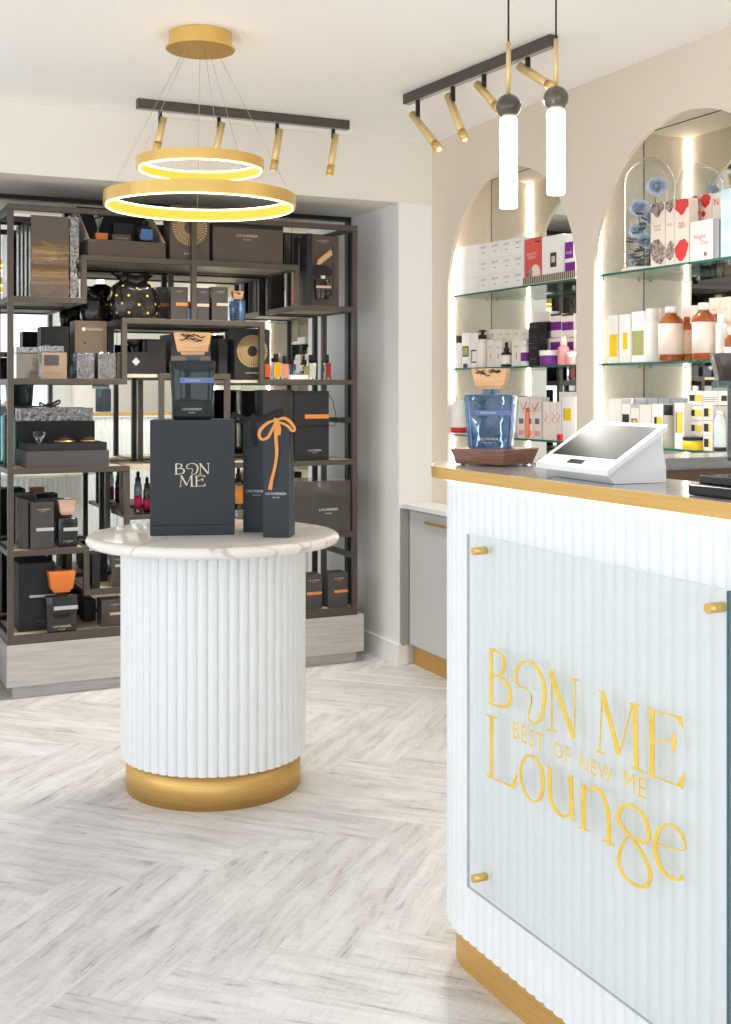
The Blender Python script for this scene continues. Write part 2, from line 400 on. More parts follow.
# right wall with two arched niches
NB = .83; SPR = 1.87; RAD = .55; NT = 2.47; ND = .255
arches = [(4.658, 'far'), (3.438, 'near')]
def wall_right():
    mb = MB(); T = .018
    ys = {YB, 5.372}
    for c, _ in arches:
        for k in range(41): ys.add(round(c - RAD*math.cos(PI*k/40), 5))
    ys = sorted(ys)
    def low(y):
        for c, _ in arches:
            if abs(y-c) < RAD - 1e-4: return SPR + math.sqrt(RAD*RAD - (y-c)**2)
            if abs(abs(y-c) - RAD) <= 1e-4: return SPR
        return None
    for a, b in zip(ys, ys[1:]):
        mid = low((a+b)/2)
        if mid is None:
            mb.add(((XW,a,0),(XW,b,0),(XW,b,ZC),(XW,a,ZC)), ((0,1,2,3),))
            mb.add(((XW+T,a,0),(XW+T,b,0),(XW+T,b,ZC),(XW+T,a,ZC)), ((0,1,2,3),))
        else:
            la, lb = low(a), low(b)
            mb.add(((XW,a,la),(XW,b,lb),(XW,b,ZC),(XW,a,ZC)), ((0,1,2,3),))
            mb.add(((XW+T,a,la),(XW+T,b,lb),(XW+T,b,ZC),(XW+T,a,ZC)), ((0,1,2,3),))
            mb.add(((XW,a,la),(XW+T,a,la),(XW+T,b,lb),(XW,b,lb)), ((0,1,2,3),))
            mb.add(((XW,a,0),(XW,b,0),(XW,b,NB),(XW,a,NB)), ((0,1,2,3),))
            mb.add(((XW,a,NB),(XW,b,NB),(XW+T,b,NB),(XW+T,a,NB)), ((0,1,2,3),))
    for c, _ in arches:
        for sg in (-1, 1):
            y = c + sg*RAD
            mb.add(((XW,y,NB),(XW+T,y,NB),(XW+T,y,SPR),(XW,y,SPR)), ((0,1,2,3),))
    return mb
struct('wall_right', wall_right(), M_PAPER, fixn=False)
for c, nm in arches:
    mb = MB(); x0 = XW+.018; x1 = XW+ND
    mb.box(x0, x1+.03, c-RAD-.03, c-RAD, NB-.02, NT+.02)
    mb.box(x0, x1+.03, c+RAD, c+RAD+.03, NB-.02, NT+.02)
    mb.box(x0, x1+.03, c-RAD, c+RAD, NT, NT+.02)
    mb.box(x0, x1+.03, c-RAD, c+RAD, NB-.02, NB)
    struct('wall_niche_' + nm, mb, M_PAPER)
    t = thing('niche_mirror', 'mirror lining the back of the %s arched niche' % ('left' if nm == 'far' else 'right'), 'mirror', (x1, c, 0))
    MB().box(0, .005, -RAD+.004, RAD-.004, NB+.001, NT-.004).build('mirror_glass', M_MIRROR, t)
    for a_, b_, z0_, z1_ in ((RAD-.0038, RAD-.0008, NB+.001, NT-.0041), (-RAD+.0008, -RAD+.0038, NB+.001, NT-.0041), (-RAD+.0008, RAD-.0008, NT-.0039, NT-.0009)):
        MB().box(-.001, .004, a_, b_, z0_, z1_).build('edge_strip', M_BLACKMETAL, t)
    for sg, w in ((1, 'left'), (-1, 'right')):
        y = c + sg*(RAD-.001)
        yy = (y-.006, y) if sg > 0 else (y, y+.006)
        t = MB().box(x0+.006, x0+.016, yy[0], yy[1], NB+.01, NT-.01).build('led_strip', M_LED)
        tag(t, 'glowing vertical light strip on the %s jamb of the %s arch' % (w, 'left' if nm == 'far' else 'right'), 'light strip', 'niche light strips')

# front and left shell with shop windows
mb = MB(); T = .15
mb.box(XL-T, XL, YB, 6.1, 0, .35); mb.box(XL-T, XL, YB, 6.1, 2.45, ZC)
for y0, y1 in ((YB, -2.2), (-.1, .1), (2.3, 2.5), (4.7, 6.1)): mb.box(XL-T, XL, y0, y1, .35, 2.45)
struct('wall_left', mb, M_WHITE_WALL)
mb = MB(); mb.box(XL-T, XW+.3, YB-T, YB, 2.45, ZC); mb.box(XL-T, XW+.3, YB-T, YB, 0, .12)
for x0, x1 in ((XL-T, -1.9), (.3, .4), (2.7, XW+.3)): mb.box(x0, x1, YB-T, YB, .12, 2.45)
struct('wall_front', mb, M_WHITE_WALL)
for n, (y0, y1) in enumerate(((-2.2, -.1), (.1, 2.3), (2.5, 4.7))):
    mb = MB(); x = XL-.08
    for a, b in ((y0, y0+.05), (y1-.05, y1), ((y0+y1)/2-.025, (y0+y1)/2+.025)): mb.box(x-.03, x+.03, a, b, .35, 2.45)
    mb.box(x-.03, x+.03, y0, y1, .35, .4); mb.box(x-.03, x+.03, y0, y1, 2.4, 2.45)
    struct('window_%d' % (n+1), mb, M_BLACKMETAL)
for n, (x0, x1) in enumerate(((-1.9, .3), (.4, 2.7))):
    mb = MB(); y = YB-.08
    for a, b in ((x0, x0+.05), (x1-.05, x1)): mb.box(a, b, y-.03, y+.03, .12, 2.45)
    mb.box(x0, x1, y-.03, y+.03, .12, .17); mb.box(x0, x1, y-.03, y+.03, 2.4, 2.45)
    struct('window_%d' % (n+4), mb, M_BLACKMETAL)

# ================================================================== CABINETS UNDER THE ARCHES
wt = MB().box(2.737, XW-.001, 2.72, YS-.002, .795, .82, .002).build('worktop', M_WORKTOP)
tag(wt, 'long white worktop slab under the two arched niches', 'worktop')
cab_l = ['grey textile-front base cabinet next to the white wall pier', 'grey base cabinet, second from the white wall pier', 'grey base cabinet, third from the white wall pier', 'grey base cabinet nearest the reception counter']
w = (5.345-2.73)/4
cab = None
for i in range(4):
    loc = (2.77, 5.345 - (i+.5)*w, 0)
    if cab is None:
        cab = thing('base_cabinet', cab_l[0], 'cabinet', loc, -PI/2, 'grey base cabinets under the arches')
        MB().box(-w/2+.001, w/2-.001, .02, .144, .1, .794).build('carcass', M_GREYFAB, cab)
        d = MB().box(-w/2+.002, w/2-.002, 0, .018, .105, .785, .002).build('door', M_GREYFAB, cab)
        h = MB(); h.box(-.13, w/2-.03, -.02, -.012, .735, .747, .002); h.box(-.12, -.11, -.013, .0, .737, .745); h.box(w/2-.06, w/2-.05, -.013, 0, .737, .745)
        o = h.build('handle', M_BRASS, d); o['label'] = 'dark brass bar handle'
        o = MB().box(-w/2+.001, w/2-.001, .025, .04, 0, .099).build('plinth', M_BRASS, cab); o['label'] = 'brass plinth'
    else: duptree(cab, loc, cab_l[i])
f = MB().box(2.73, 2.772, 5.349, 5.371-.001, .1, .794).build('filler_strip', mat('grey_side_panel', (158, 158, 152), .6))
tag(f, 'narrow grey filler strip between cabinet and white pier', 'filler strip')

# ================================================================== RECEPTION COUNTER
cnt = thing('reception_counter', 'white fluted reception counter with brass edge and glass sign', 'counter', (0, 0, 0))
YE = -.3; CC = (1.61, 2.45)
def path(x0, r, x_end, CC=CC):
    """outer path: up the front (x=x0), round the corner, along the far face"""
    p = [(x0, YE)]; n = 220
    tot = [(x0, YE + (CC[1]-YE)*k/n) for k in range(n+1)]
    arc = [(CC[0] - r*math.cos(PI/2*k/24), CC[1] + r*math.sin(PI/2*k/24)) for k in range(1, 25)]
    m = 60; st = [(CC[0] + (x_end-CC[0])*k/m, CC[1]+r) for k in range(1, m+1)]
    return tot + arc + st
def fluted(pts, pitch, amp, sub=9):
    L = [0.]
    for a, b in zip(pts, pts[1:]): L.append(L[-1] + math.dist(a, b))
    N = int(round(L[-1]/pitch)); out = []; j = 0
    for k in range(N*sub + 1):
        s = L[-1]*k/(N*sub)
        while j < len(L)-2 and L[j+1] < s: j += 1
        t = (s-L[j])/(L[j+1]-L[j]); a, b = pts[j], pts[j+1]
        x = a[0]+(b[0]-a[0])*t; y = a[1]+(b[1]-a[1])*t
        dx, dy = b[0]-a[0], b[1]-a[1]; d = math.hypot(dx, dy); nx, ny = -dy/d, dx/d
        ph = (k % sub)/sub*2 - 1
        h = amp*(math.sqrt(max(0, 1-ph*ph)) - 1)
        out.append((x+nx*h, y+ny*h))
    return out
op = fluted(path(1.385, .265, 2.73, (1.65, 2.41)), .034, .0065)
inner = [(2.73, 2.545), (1.60, 2.545), (1.60, YE)]
MB().extrude(op + inner, .12, 1.186).build('fluted_body', M_FLUTE, cnt)
o = MB().extrude([(1.6005, YE+.01), (1.612, YE+.01), (1.612, 2.532), (2.72, 2.532), (2.72, 2.5445), (1.6005, 2.5445)], .12, 1.18).build('inner_panel', M_INNER, cnt); o['label'] = 'brown laminate inner face'
tp = path(1.435, .205, 2.70, (1.64, 2.468))
o = MB().extrude(tp + [(2.70, 2.56), (1.59, 2.56), (1.59, YE+.02)], 0, .1195).build('plinth', M_BRASS, cnt); o['label'] = 'brushed brass plinth'
bp_out = path(1.36, .255, 2.905, (1.615, 2.445)); bp_in = path(1.363, .252, 2.905, (1.615, 2.445))
bi = [(2.905, 2.522), (1.617, 2.522), (1.617, YE)]
o = MB().extrude(bp_in + bi, 1.1875, 1.214).build('countertop', M_TOP, cnt)
o = MB(); 
o.extrude(bp_out + bp_in[::-1], 1.187, 1.2145); o = o.build('edge_band', M_BRASS, cnt); o['label'] = 'brass edge band'
lp = path(1.374, .276, 2.7, (1.65, 2.41)); lp2 = path(1.380, .27, 2.7, (1.65, 2.41))
o = MB().extrude(lp + lp2[::-1], 1.1825, 1.1865).build('light_strip', M_LEDS, cnt)

# glass sign
PX = 1.352
def panel(px, py):
    Y, Z = onX(px, py, PX); return (-Y, Z)
sg = thing('glass_sign', 'clear glass sign with gold lettering mounted on the white counter', 'sign', (PX, 0, 0), -PI/2)
yl, _ = onX(466, 534, PX); yr, _ = onX(725.7, 589, PX); zt = onX(466, 534, PX)[1]; zb = onX(465.1, 886, PX)[1]
MB().box(-yl, -yr, .002, .010, zb, zt, .0015).build('glass_pane', M_PANE, sg)
e = .0012
for b_, m_ in (((-yl-e, -yl, zb, zt), M_PALEEDGE), ((-yr, -yr+e, zb, zt), M_GREYEDGE), ((-yl, -yr, zb-e, zb), M_PALEEDGE), ((-yl, -yr, zt, zt+e), M_PALEEDGE)):
    o = MB().box(b_[0], b_[1], .002, .010, b_[2], b_[3]).build('pane_edge', m_, sg); o['label'] = 'polished glass edge'
for px, py in ((477.5, 551), (477.5, 878)):
    a, z = panel(px, py); MB().cyl((a, -.012, z), (a, .0225, z), .009, 20).build('standoff', M_GOLD, sg)
a, z = panel(713, 608)
MB().cyl((a, -.012, z), (a, .0225, z), .009, 20).build('standoff', M_GOLD, sg)
MB().cyl((a, -.012, panel(477.5, 878)[1]), (a, .0225, panel(477.5, 878)[1]), .009, 20).build('standoff', M_GOLD, sg)
# gold lettering: centre lines read off the sign, widths in metres
T_, H_ = .0125, .0028
GL = {
 'B': [([(45,62),(46,62),(60,60),(64,62)], [H_]*4), ([(51,62),(51,150),(52,238)], [T_]*3), ([(48,63),(75,72),(92,95),(92,122),(76,143),(55,142)], [H_,.005,.010,.010,.005,H_]),
       ([(56,143),(88,155),(111,190),(108,228),(90,244),(42,232)], [H_,.006,.012,.012,.006,H_])],
 'O': [([(180,225),(178,203),(160,186),(140,178),(131,160),(133,125),(152,102),(182,106),(208,140),(221,195),(214,268),(196,294),(178,292),(170,272),(180,228),(179,205)],
        [H_,H_,H_,.004,.008,.009,.005,.005,.010,.013,.010,.005,.004,.004,H_,H_])],
 'N': [([(244,130),(244,318)], [H_]*2), ([(240,135),(315,345)], [T_]*2), ([(318,157),(316,345)], [H_]*2), ([(234,129),(256,134)], [H_]*2), ([(231,316),(257,322)], [.004]*2), ([(303,153),(328,160)], [.004]*2)],
 'M': [([(405,195),(396,388)], [H_]*2), ([(384,385),(408,392)], [.004]*2), ([(393,191),(412,199)], [H_]*2), ([(405,198),(457,395)], [T_]*2), ([(458,395),(500,237)], [H_]*2),
       ([(508,238),(513,440)], [T_]*2), ([(492,233),(522,240)], [H_]*2), ([(496,437),(532,447)], [H_]*2)],
 'E': [([(563,252),(563,466)], [T_]*2), ([(543,247),(652,279)], [H_]*2), ([(648,276),(662,314)], [.012,H_]), ([(565,356),(632,350)], [H_]*2), ([(633,328),(631,355),(633,390)], [H_,.011,H_]),
       ([(530,452),(655,498)], [H_]*2), ([(652,498),(665,455)], [.014,H_])],
 'L': [([(53,275),(52,466)], [T_]*2), ([(38,270),(70,280)], [H_]*2), ([(38,463),(122,499)], [H_,.004]), ([(119,499),(133,462)], [.013,H_])],
 'o': [([(144,450),(152,415),(172,399),(196,412),(214,455),(214,512),(200,542),(178,540),(154,505),(144,450)], [.011,.007,.004,.007,.012,.011,.006,.004,.007,.011])],
 'u': [([(228,432),(240,438)], [H_]*2), ([(237,437),(240,530),(256,570),(282,592),(303,580)], [T_,T_,.009,.006,H_]), ([(295,478),(306,462)], [.005,H_]), ([(305,462),(307,605)], [T_]*2), ([(307,605),(318,608)], [H_]*2)],
 'n': [([(334,490),(348,497)], [H_]*2), ([(345,492),(345,635)], [T_]*2), ([(328,626),(364,640)], [H_]*2), ([(348,520),(366,500),(394,510),(414,545),(425,595),(425,682)], [H_,.004,.007,.011,T_,T_]), ([(404,667),(443,685)], [H_]*2)],
 'g': [([(553,655),(552,640),(537,592),(502,560),(472,560),(456,588),(464,618),(498,660),(535,715),(556,770),(548,808),(520,814),(480,788),(458,745),(462,700),(484,655)],
        [.010,.011,.008,.005,.007,.011,.009,.006,.008,.011,.008,.006,.007,.010,.007,H_]), ([(553,655),(540,676),(516,668),(490,648)], [.009,.006,.005,H_])],
 'e': [([(578,680),(662,700),(664,665),(645,634),(612,618),(586,634),(573,680),(580,732),(605,774),(636,793),(660,790)], [H_,H_,.006,.006,.004,.007,.012,.012,.008,.005,.006]), ([(658,794),(655,776)], [.010,H_])],
}
def zoomed(x, y): return panel(475 + x/3.178, 630 + y/3.178)
def glyph_geo(ch):
    return [([zoomed(x, y) for x, y in pts], ws) for pts, ws in GL[ch]]
for ch in 'BONMELoungE'[:5] + 'Loung' + 'e':
    mb = MB()
    for k, (pts, ws) in enumerate(glyph_geo(ch)): mb.stroke(pts, ws, -.0012 + k*.00004, .002)
    mb.build('letter', M_GOLDLEAF, sg)
for wd_, (xa, ya), (xb, yb2) in (('BEST', (122, 343), (222, 389)), ('OF', (249, 402), (305, 427)), ('NEW', (333, 441), (438, 489)), ('ME', (473, 505), (545, 538))):
    a0, z0 = zoomed(xa, ya); a1, z1 = zoomed(xb, yb2)
    MB().text(wd_, (a0+a1)/2, (z0+z1)/2, abs(a1-a0), -.001).build('tagline_word', M_GOLDLEAF, sg)

# ================================================================== ROUND DISPLAY TABLE
TC = (1.317, 4.057)
tab = thing('display_table', 'round display table with white fluted drum, marble top and brass base', 'table', (*TC, 0))
n = 58; sub = 9; poly = []
for k in range(n*sub):
    ph = (k % sub)/sub*2 - 1; r = .327 + .010*(math.sqrt(max(0, 1-ph*ph)) - 1); a = 2*PI*k/(n*sub)
    poly.append((r*math.cos(a), r*math.sin(a)))
MB().extrude(poly, .118, .85).build('fluted_drum', M_FLUTE, tab)
prof = [(.0, .8505), (.42, .8505), (.437, .8535), (.445, .861), (.448, .87), (.445, .879), (.437, .886), (.42, .889), (.0, .889)]
MB().lathe(prof, 128, closed=False).build('marble_top', M_MARBLE, tab)
MB().lathe([(.309, 0), (.309, .1175)], 128).build('brass_base', M_BRASS, tab)

# ================================================================== METAL DISPLAY SHELVING
sh = thing('display_shelving', 'large black metal display shelving with pale boards on a grey wooden plinth', 'shelving', (0, 5.5, 0))
TW = .026; DP = .42
LV = dict(A=(.82, 1.174, 1.82), B=(1.149, 2.233, 2.02), C=(1.337, 2.047, 1.733), D=(.82, 1.362, 1.447), Dr=(2.022, 2.552, 1.447), M=(2.208, 2.552, 1.82),
          E=(1.516, 1.87, 1.474), F=(.82, 1.375, 1.04), Fr=(1.516, 2.552, 1.04), G=(.82, 1.186, .669), Gr=(1.9, 2.552, .672), H=(1.16, 1.926, .471), B0=(.82, 2.552, .286))
def tube_part(nm, x0, x1, y0, y1, z0, z1): return MB().box(x0, x1, y0, y1, z0, z1, .0015).build(nm, M_DARKMETAL, sh)
e = .0004
for nm, (x0, x1, z) in LV.items():
    th = .04 if nm == 'B0' else TW
    tube_part('rail', x0+e, x1-e, -.0005, TW, z-th, z)
    tube_part('rail', x0+e, x1-e, DP-TW, DP+.0005, z-th, z)
    for x in (x0, x1-TW): tube_part('cross_rail', x+e*2, x+TW-e*2, TW+.0005, DP-TW-.0005, z-th, z-.001)
    bx0, bx1 = x0+TW, x1-TW
    MB().box(bx0+.001, bx1-.001, TW+.0005, DP-TW-.0005, z-.018, z-.001).build('shelf_board', M_BOARD, sh)
MB().box(1.3755, 1.515, .03, DP-.03, 1.02, 1.036).build('shelf_board', M_BOARD, sh)
MB().box(1.871, 2.021, .03, DP-.03, 1.43, 1.444).build('shelf_board', M_BOARD, sh)
MB().box(1.363, 1.515, .03, DP-.03, 1.455, 1.471).build('shelf_board', M_BOARD, sh)
tube_part('rail', .82, 2.552, -.0005, TW, 2.235-TW, 2.235); tube_part('rail', .82, 2.552, DP-TW, DP+.0005, 2.235-TW, 2.235)
for x in (.82, 2.552-TW): tube_part('cross_rail', x+e, x+TW-e, TW+.0005, DP-TW-.0005, 2.235-TW, 2.234)
for z in (.56, 1.25): tube_part('cross_rail', 2.552-TW+e, 2.552-e, TW+.0005, DP-TW-.0005, z-TW, z)
PO = [(.82, .846, .246, 2.235-TW), (2.526, 2.552, .246, 2.235-TW), (1.149, 1.174, 1.82-TW, 2.02), (1.674, 1.70, 1.733, 2.235-TW), (1.337, 1.362, 1.447-TW, 1.733-TW), (2.022, 2.047, 1.447-TW, 1.733-TW),
      (1.516, 1.541, 1.04, 1.474-TW), (1.844, 1.87, 1.04, 1.474-TW), (1.35, 1.375, .471, 1.04-TW), (1.16, 1.186, .471, .669-TW), (2.208, 2.233, 1.82, 2.02-TW), (1.9, 1.926, .471, .672-TW)]
for x0, x1, z0, z1 in PO:
    for yy in (0, DP-TW): tube_part('post', x0, x1, yy+.0003, yy+TW-.0003, z0, z1)
o = MB().box(.815, 2.588, -.002, .44, .056, .2455, .002).build('plinth', M_PLINTH, sh); o['label'] = 'grey ash plinth box'
o = MB().box(.845, 2.558, .03, .41, 0, .0555).build('toe_kick', M_PLINTH, sh)

# ------------------------------------------------------------------ product builders (local: front faces -y, base at z=0)
def P_box(t, w, d, h, m, nm='carton', bev=.0015): return MB().box(-w/2, w/2, 0, d, 0, h, bev).build(nm, m, t)
def P_label(t, w, x0, x1, z0, z1, m, nm='label_band', y=-.0008):
    """x0,x1 fractions of the width from the left; z in metres"""
    return MB().box(-w/2 + x0*w, -w/2 + x1*w, y, 0.0001, z0, z1).build(nm, m, t)
def P_text(t, s, cx, z, wd, m, y=-.0012, nm='printed_text'):
    return MB().text(s, cx, z, wd, y).build(nm, m, t)
def brand(t, cx, z, wd, m=None, y=-.0014):
    mb = MB(); mb.text('LOCHERBER', cx, z, wd, y); mb.text('MILANO', cx, z - wd*.15, wd*.34, y)
    return mb.build('printed_text', m or M_PRINT, t)
def mandala(t, cx, cz, R):
    mb = MB(); y = -.0012; N = 40
    for r0, r1 in ((.34, .37), (.46, .50), (.62, .64)):
        vs = []; n = 48
        for k in range(n):
            a = 2*PI*k/n; vs += [(cx+R*r0*math.cos(a), y, cz+R*r0*math.sin(a)), (cx+R*r1*math.cos(a), y, cz+R*r1*math.sin(a))]
        mb.add(vs, [(2*k, 2*((k+1) % n), 2*((k+1) % n)+1, 2*k+1) for k in range(n)])
    for k in range(N):
        a = 2*PI*k/N
        for q0, q1, wd in ((.38, .45, .022), (.51, .61, .028), (.65, .80, .038), (.83, 1., .046)):
            if q0 > .6 or k % 1 == 0:
                p0 = (cx+R*q0*math.cos(a), cz+R*q0*math.sin(a)); p1 = (cx+R*q1*math.cos(a), cz+R*q1*math.sin(a))
                tx, tz = -math.sin(a)*R*wd, math.cos(a)*R*wd
                mb.add(((p0[0]-tx*.6, y, p0[1]-tz*.6), (p0[0]+tx*.6, y, p0[1]+tz*.6), (p1[0]+tx, y, p1[1]+tz), (p1[0]-tx, y, p1[1]-tz)), ((0,1,2,3),))
    return mb.build('medallion', mat('tan_foil', (206, 172, 118), .4), t)
def wood_cap(t, w, h, z, d=None, m=None, carve=True, cy=.0, nm='stopper'):
    d = d or w*.62
    o = MB().frustum(w*.8, d*.8, w, d, z+h*.14, z+h, 0, cy, .0015).build(nm, m or M_WOODCAP, t)
    MB().frustum(w*.6, d*.6, w*.66, d*.66, z, z+h*.1399, 0, cy).build('stopper_step', m or M_WOODCAP, o)
    if carve:
        mb = MB(); random.seed(int(w*1e5)); yy = cy - d/2 - .0006
        for k in range(9):
            x = -w*.42 + random.random()*w*.5; z0 = z+h*(.62+.33*random.random()); pts = []
            for q in range(5): pts.append((x + q*w*.07, z0 + math.sin(q*1.7+k)*h*.05 - (q*.01*h)))
            mb.stroke(pts, [.001, h*.05, h*.03, h*.06, .001], yy+.0000+k*.00002, .004)
        mb.build('carving', M_CARVE, o)
    return o
def decanter(name, label, loc, rz, wb, wt, h, d, glass, capw, caph, capm=None, band=None, group=None, carve=True, neckm=None, txt=True, liquid=None):
    t = thing(name, label, 'bottle', loc, rz, group)
    b = MB(); b.frustum(wb, d*.9, wt, d, 0, h, 0, d/2, min(.006, wb*.06)); b.build('bottle', glass, t)
    nh = h*.1
    MB().frustum(wt*.3, wt*.3, wt*.32, wt*.32, h+.0003, h+nh, 0, d/2).build('neck', neckm or glass, t)
    wood_cap(t, capw, caph, h+nh+.0003, None, capm, carve, d/2)
    if band:
        zb_ = h*.62; wz = wb+(wt-wb)*.66
        mb = MB(); mb.box(-wz*.28, wz/2, -.0022, -.0006, zb_, zb_+h*.09); mb.build('label_band', band, t)
        if txt:
            q = MB(); q.text('locherber', wz*.02, zb_+h*.025, wz*.34, -.003); q.lathe([(h*.022, 0), (h*.022, .0001)], 12); q.v = q.v; 
            q = MB(); q.text('locherber', wz*.02, zb_+h*.03, wz*.34, -.003); q.build('printed_text', M_WPRINT, t)
    if txt: brand(t, 0, h*.16, wb*.5, y=-.0012 if wb > wt*.98 else -.0008 - 0*(wt-wb))
    return t
def lathe_bottle(name, label, loc, r, h, m, capm, capr, caph, neck=True, lab=None, group=None, cat='bottle', pump=False, dropper=False, dark_base=None):
    t = thing(name, label, cat, loc, 0, group)
    hb = h - caph
    prof = [(r*.9, 0), (r, r*.12), (r, hb*.80), (r*.92, hb*.88), (capr*1.02, hb*.97), (capr*1.0, hb)] if neck else [(r*.94, 0), (r, r*.1), (r, hb-r*.1), (r*.94, hb)]
    MB().lathe(prof, 20).build('body', m, t)
    if dropper:
        mb = MB(); mb.lathe([(capr, hb+.0003), (capr, hb+caph*.35), (capr*.55, hb+caph*.42), (capr*.6, hb+caph*.85), (capr*.3, h)], 16); mb.build('dropper_cap', capm, t)
    elif pump:
        mb = MB(); mb.lathe([(capr, hb+.0003), (capr, hb+caph*.45), (capr*.4, hb+caph*.5), (capr*.4, hb+caph*.75), (capr*.8, hb+caph*.78), (capr*.7, h)], 16)
        mb.box(-capr*1.8, 0, -capr*.25, capr*.25, hb+caph*.8, hb+caph*.93); mb.build('pump', capm, t)
    else:
        MB().lathe([(capr, hb+.0003), (capr, h-.001), (capr*.92, h)], 20).build('cap', capm, t)
    if lab:
        lm, l0, l1 = lab
        MB().lathe([(r+.0006, hb*l0), (r+.0006, hb*l1)], 28).build('label_wrap', lm, t)
    return t

# ------------------------------------------------------------------ goods on the shelving
def sp(pxl, pxr, ytop, z, off=.03, xc=None):
    Y = 5.5 + off
    x0 = onY(pxl, 300, Y)[0]; x1 = onY(pxr, 300, Y)[0]; zt_ = onY((pxl+pxr)/2, ytop, Y)[1]
    return ((x0+x1)/2, Y, z+.0006), x1-x0, zt_-z
def carton(name, label, pxl, pxr, ytop, z, m, off=.03, d=.1, bands=(), br=None, group=None, wrap=False, cat='box', z0=None, rz=0., extra=None):
    loc, w, h = sp(pxl, pxr, ytop, z, off)
    t = thing(name, label, cat, loc, rz, group)
    P_box(t, w, d, h, m)
    for k_, (x0, x1, f0, f1, bm_) in enumerate(bands): P_label(t, w, x0, x1, f0*h, f1*h, bm_, y=-.0008-.0003*k_)
    if br: brand(t, br[0]*w, br[1]*h, br[2]*w, br[3] if len(br) > 3 else None)
    if extra: extra(t, w, h, d)
    return t
Z = {k: v[2] for k, v in LV.items()}
# level A: tall boxes
gA = 'tall boxes on the top left shelf'
carton('gift_box', 'tall bronze gift box in glossy clear wrap on the top left shelf', 31, 69, 216, Z['A'], M_WRAPGOLD, .035, .08, br=(.0, .47, .36), group=gA)
carton('gift_box', 'tall wrapped gift box, first behind the glossy bronze box at top left', 26.5, 60, 220, Z['A'], M_WRAP, .125, .07, group=gA)
carton('gift_box', 'tall wrapped gift box, second behind the glossy bronze box at top left', 22.5, 56, 223, Z['A'], M_WRAP, .205, .07, group=gA)
carton('gift_box', 'tall wrapped gift box at the back of the top left shelf', 18.5, 52, 226, Z['A'], M_WRAP, .285, .07, group=gA)
carton('gift_box', 'narrow black box in crinkled wrap between bronze box and open case', 70, 79, 215, Z['A'], M_WRAPSILV, .05, .2)
# level B: open presentation case with goods
loc, w, h = sp(88, 165.5, 241, Z['B'], .02)
case = thing('presentation_case', 'open brown presentation case on the upper shelf below the ring lamp', 'case', loc, 0)
th = .006; d = .3
mb = MB(); mb.box(-w/2, w/2, 0, th, 0, h); mb.box(-w/2, w/2, d-th, d, 0, h); mb.box(-w/2, -w/2+th, th, d-th, 0, h); mb.box(w/2-th, w/2, th, d-th, 0, h); mb.box(-w/2+th, w/2-th, th, d-th, 0, .012)
mb.build('tray', M_BROWNCARD, case)
mb = MB(); zz = .20
mb.add([(-w/2, d-.004, h), (w/2, d-.004, h), (w/2, d+.05, h+zz), (-w/2, d+.05, h+zz), (-w/2, d+.006, h), (w/2, d+.006, h), (w/2, d+.06, h+zz), (-w/2, d+.06, h+zz)], ((0,1,2,3),(7,6,5,4),(0,4,5,1),(1,5,6,2),(2,6,7,3),(3,7,4,0)))
mb.build('lid_panel', M_BLACKCARD, case)
q = .008
for sx in (-1, 1):
    mb = MB()
    x0 = sx*w/2 - (q if sx > 0 else 0)
    mb.add([(x0, .0, h+.0005), (x0+q, .0, h+.0005), (x0+q, d, h+.0005), (x0, d, h+.0005), (x0, d-.04+.05, h+zz), (x0+q, d-.04+.05, h+zz), (x0+q, d+.049, h+zz), (x0, d+.049, h+zz)], ((0,1,2,3),(4,5,6,7),(0,1,5,4),(1,2,6,5),(2,3,7,6),(3,0,4,7)))
    o = mb.build('side_flap', M_BOARD, case); o['label'] = 'pale edged side flap'

MB().box(-w/2, w/2, d-.0+.045, d+.062, h+zz+.0004, h+zz+.008).build('lid_edge', M_BOARD, case)
MB().box(-w/2+.008, w/2-.008, .012, d-.012, .0125, h-.014).build('insert', M_BLACKCARD, case)
zc = Z['B'] + h - .012
def at_shelf(px, Y): return onY(px, 300, Y)[0]
Y = 5.5+.10
o = MB().frustum(.052, .04, .06, .045, 0, .052, bev=.004).build('stopper', M_ORANGE, loc=(at_shelf(101, Y), Y, zc), rz=0); tag(o, 'orange lacquered stopper block standing in the open brown case', 'stopper')
o = MB().lathe([(.004, 0), (.006, .03), (.022, .075), (.017, .086), (0, .088)], 8, smooth=False).build('crystal_stopper', M_CLEAR, loc=(at_shelf(98.5, Y), Y, zc+.0526)); tag(o, 'clear crystal cone standing on the orange block in the open case', 'stopper')
t = thing('fragrance_box', 'low dark brown box with gilt script inside the open brown case', 'box', (at_shelf(121, Y), Y-.02, zc)); P_box(t, .09, .06, .05, M_BROWNCARD); P_text(t, 'Locherber', 0, .028, .06, M_PRINT)
t = thing('fragrance_box', 'upright dark card panel box behind the low script box in case', 'box', (at_shelf(123, Y+.08), Y+.06, zc)); P_box(t, .1, .04, .115, M_BLACKCARD)
lathe_bottle('fragrance_bottle', 'round black bottle with blue label in the open brown case', (at_shelf(144.5, Y), Y, zc), .042, .12, M_BLACKGLASS, M_BLACKPL, .018, .02, lab=None)
o = MB().box(-.028, .028, -.0445, -.0425, .028, .078).build('label', mat('blue_label', (84, 120, 178), .5), bpy.data.objects[-1] if False else None)
o.location = (at_shelf(144.5, Y), Y, zc); bt = [x for x in COL.objects if x.get('label') == 'round black bottle with blue label in the open brown case'][0]; o.parent = bt; o.location = (0, 0, 0); o.name = 'label_plate'
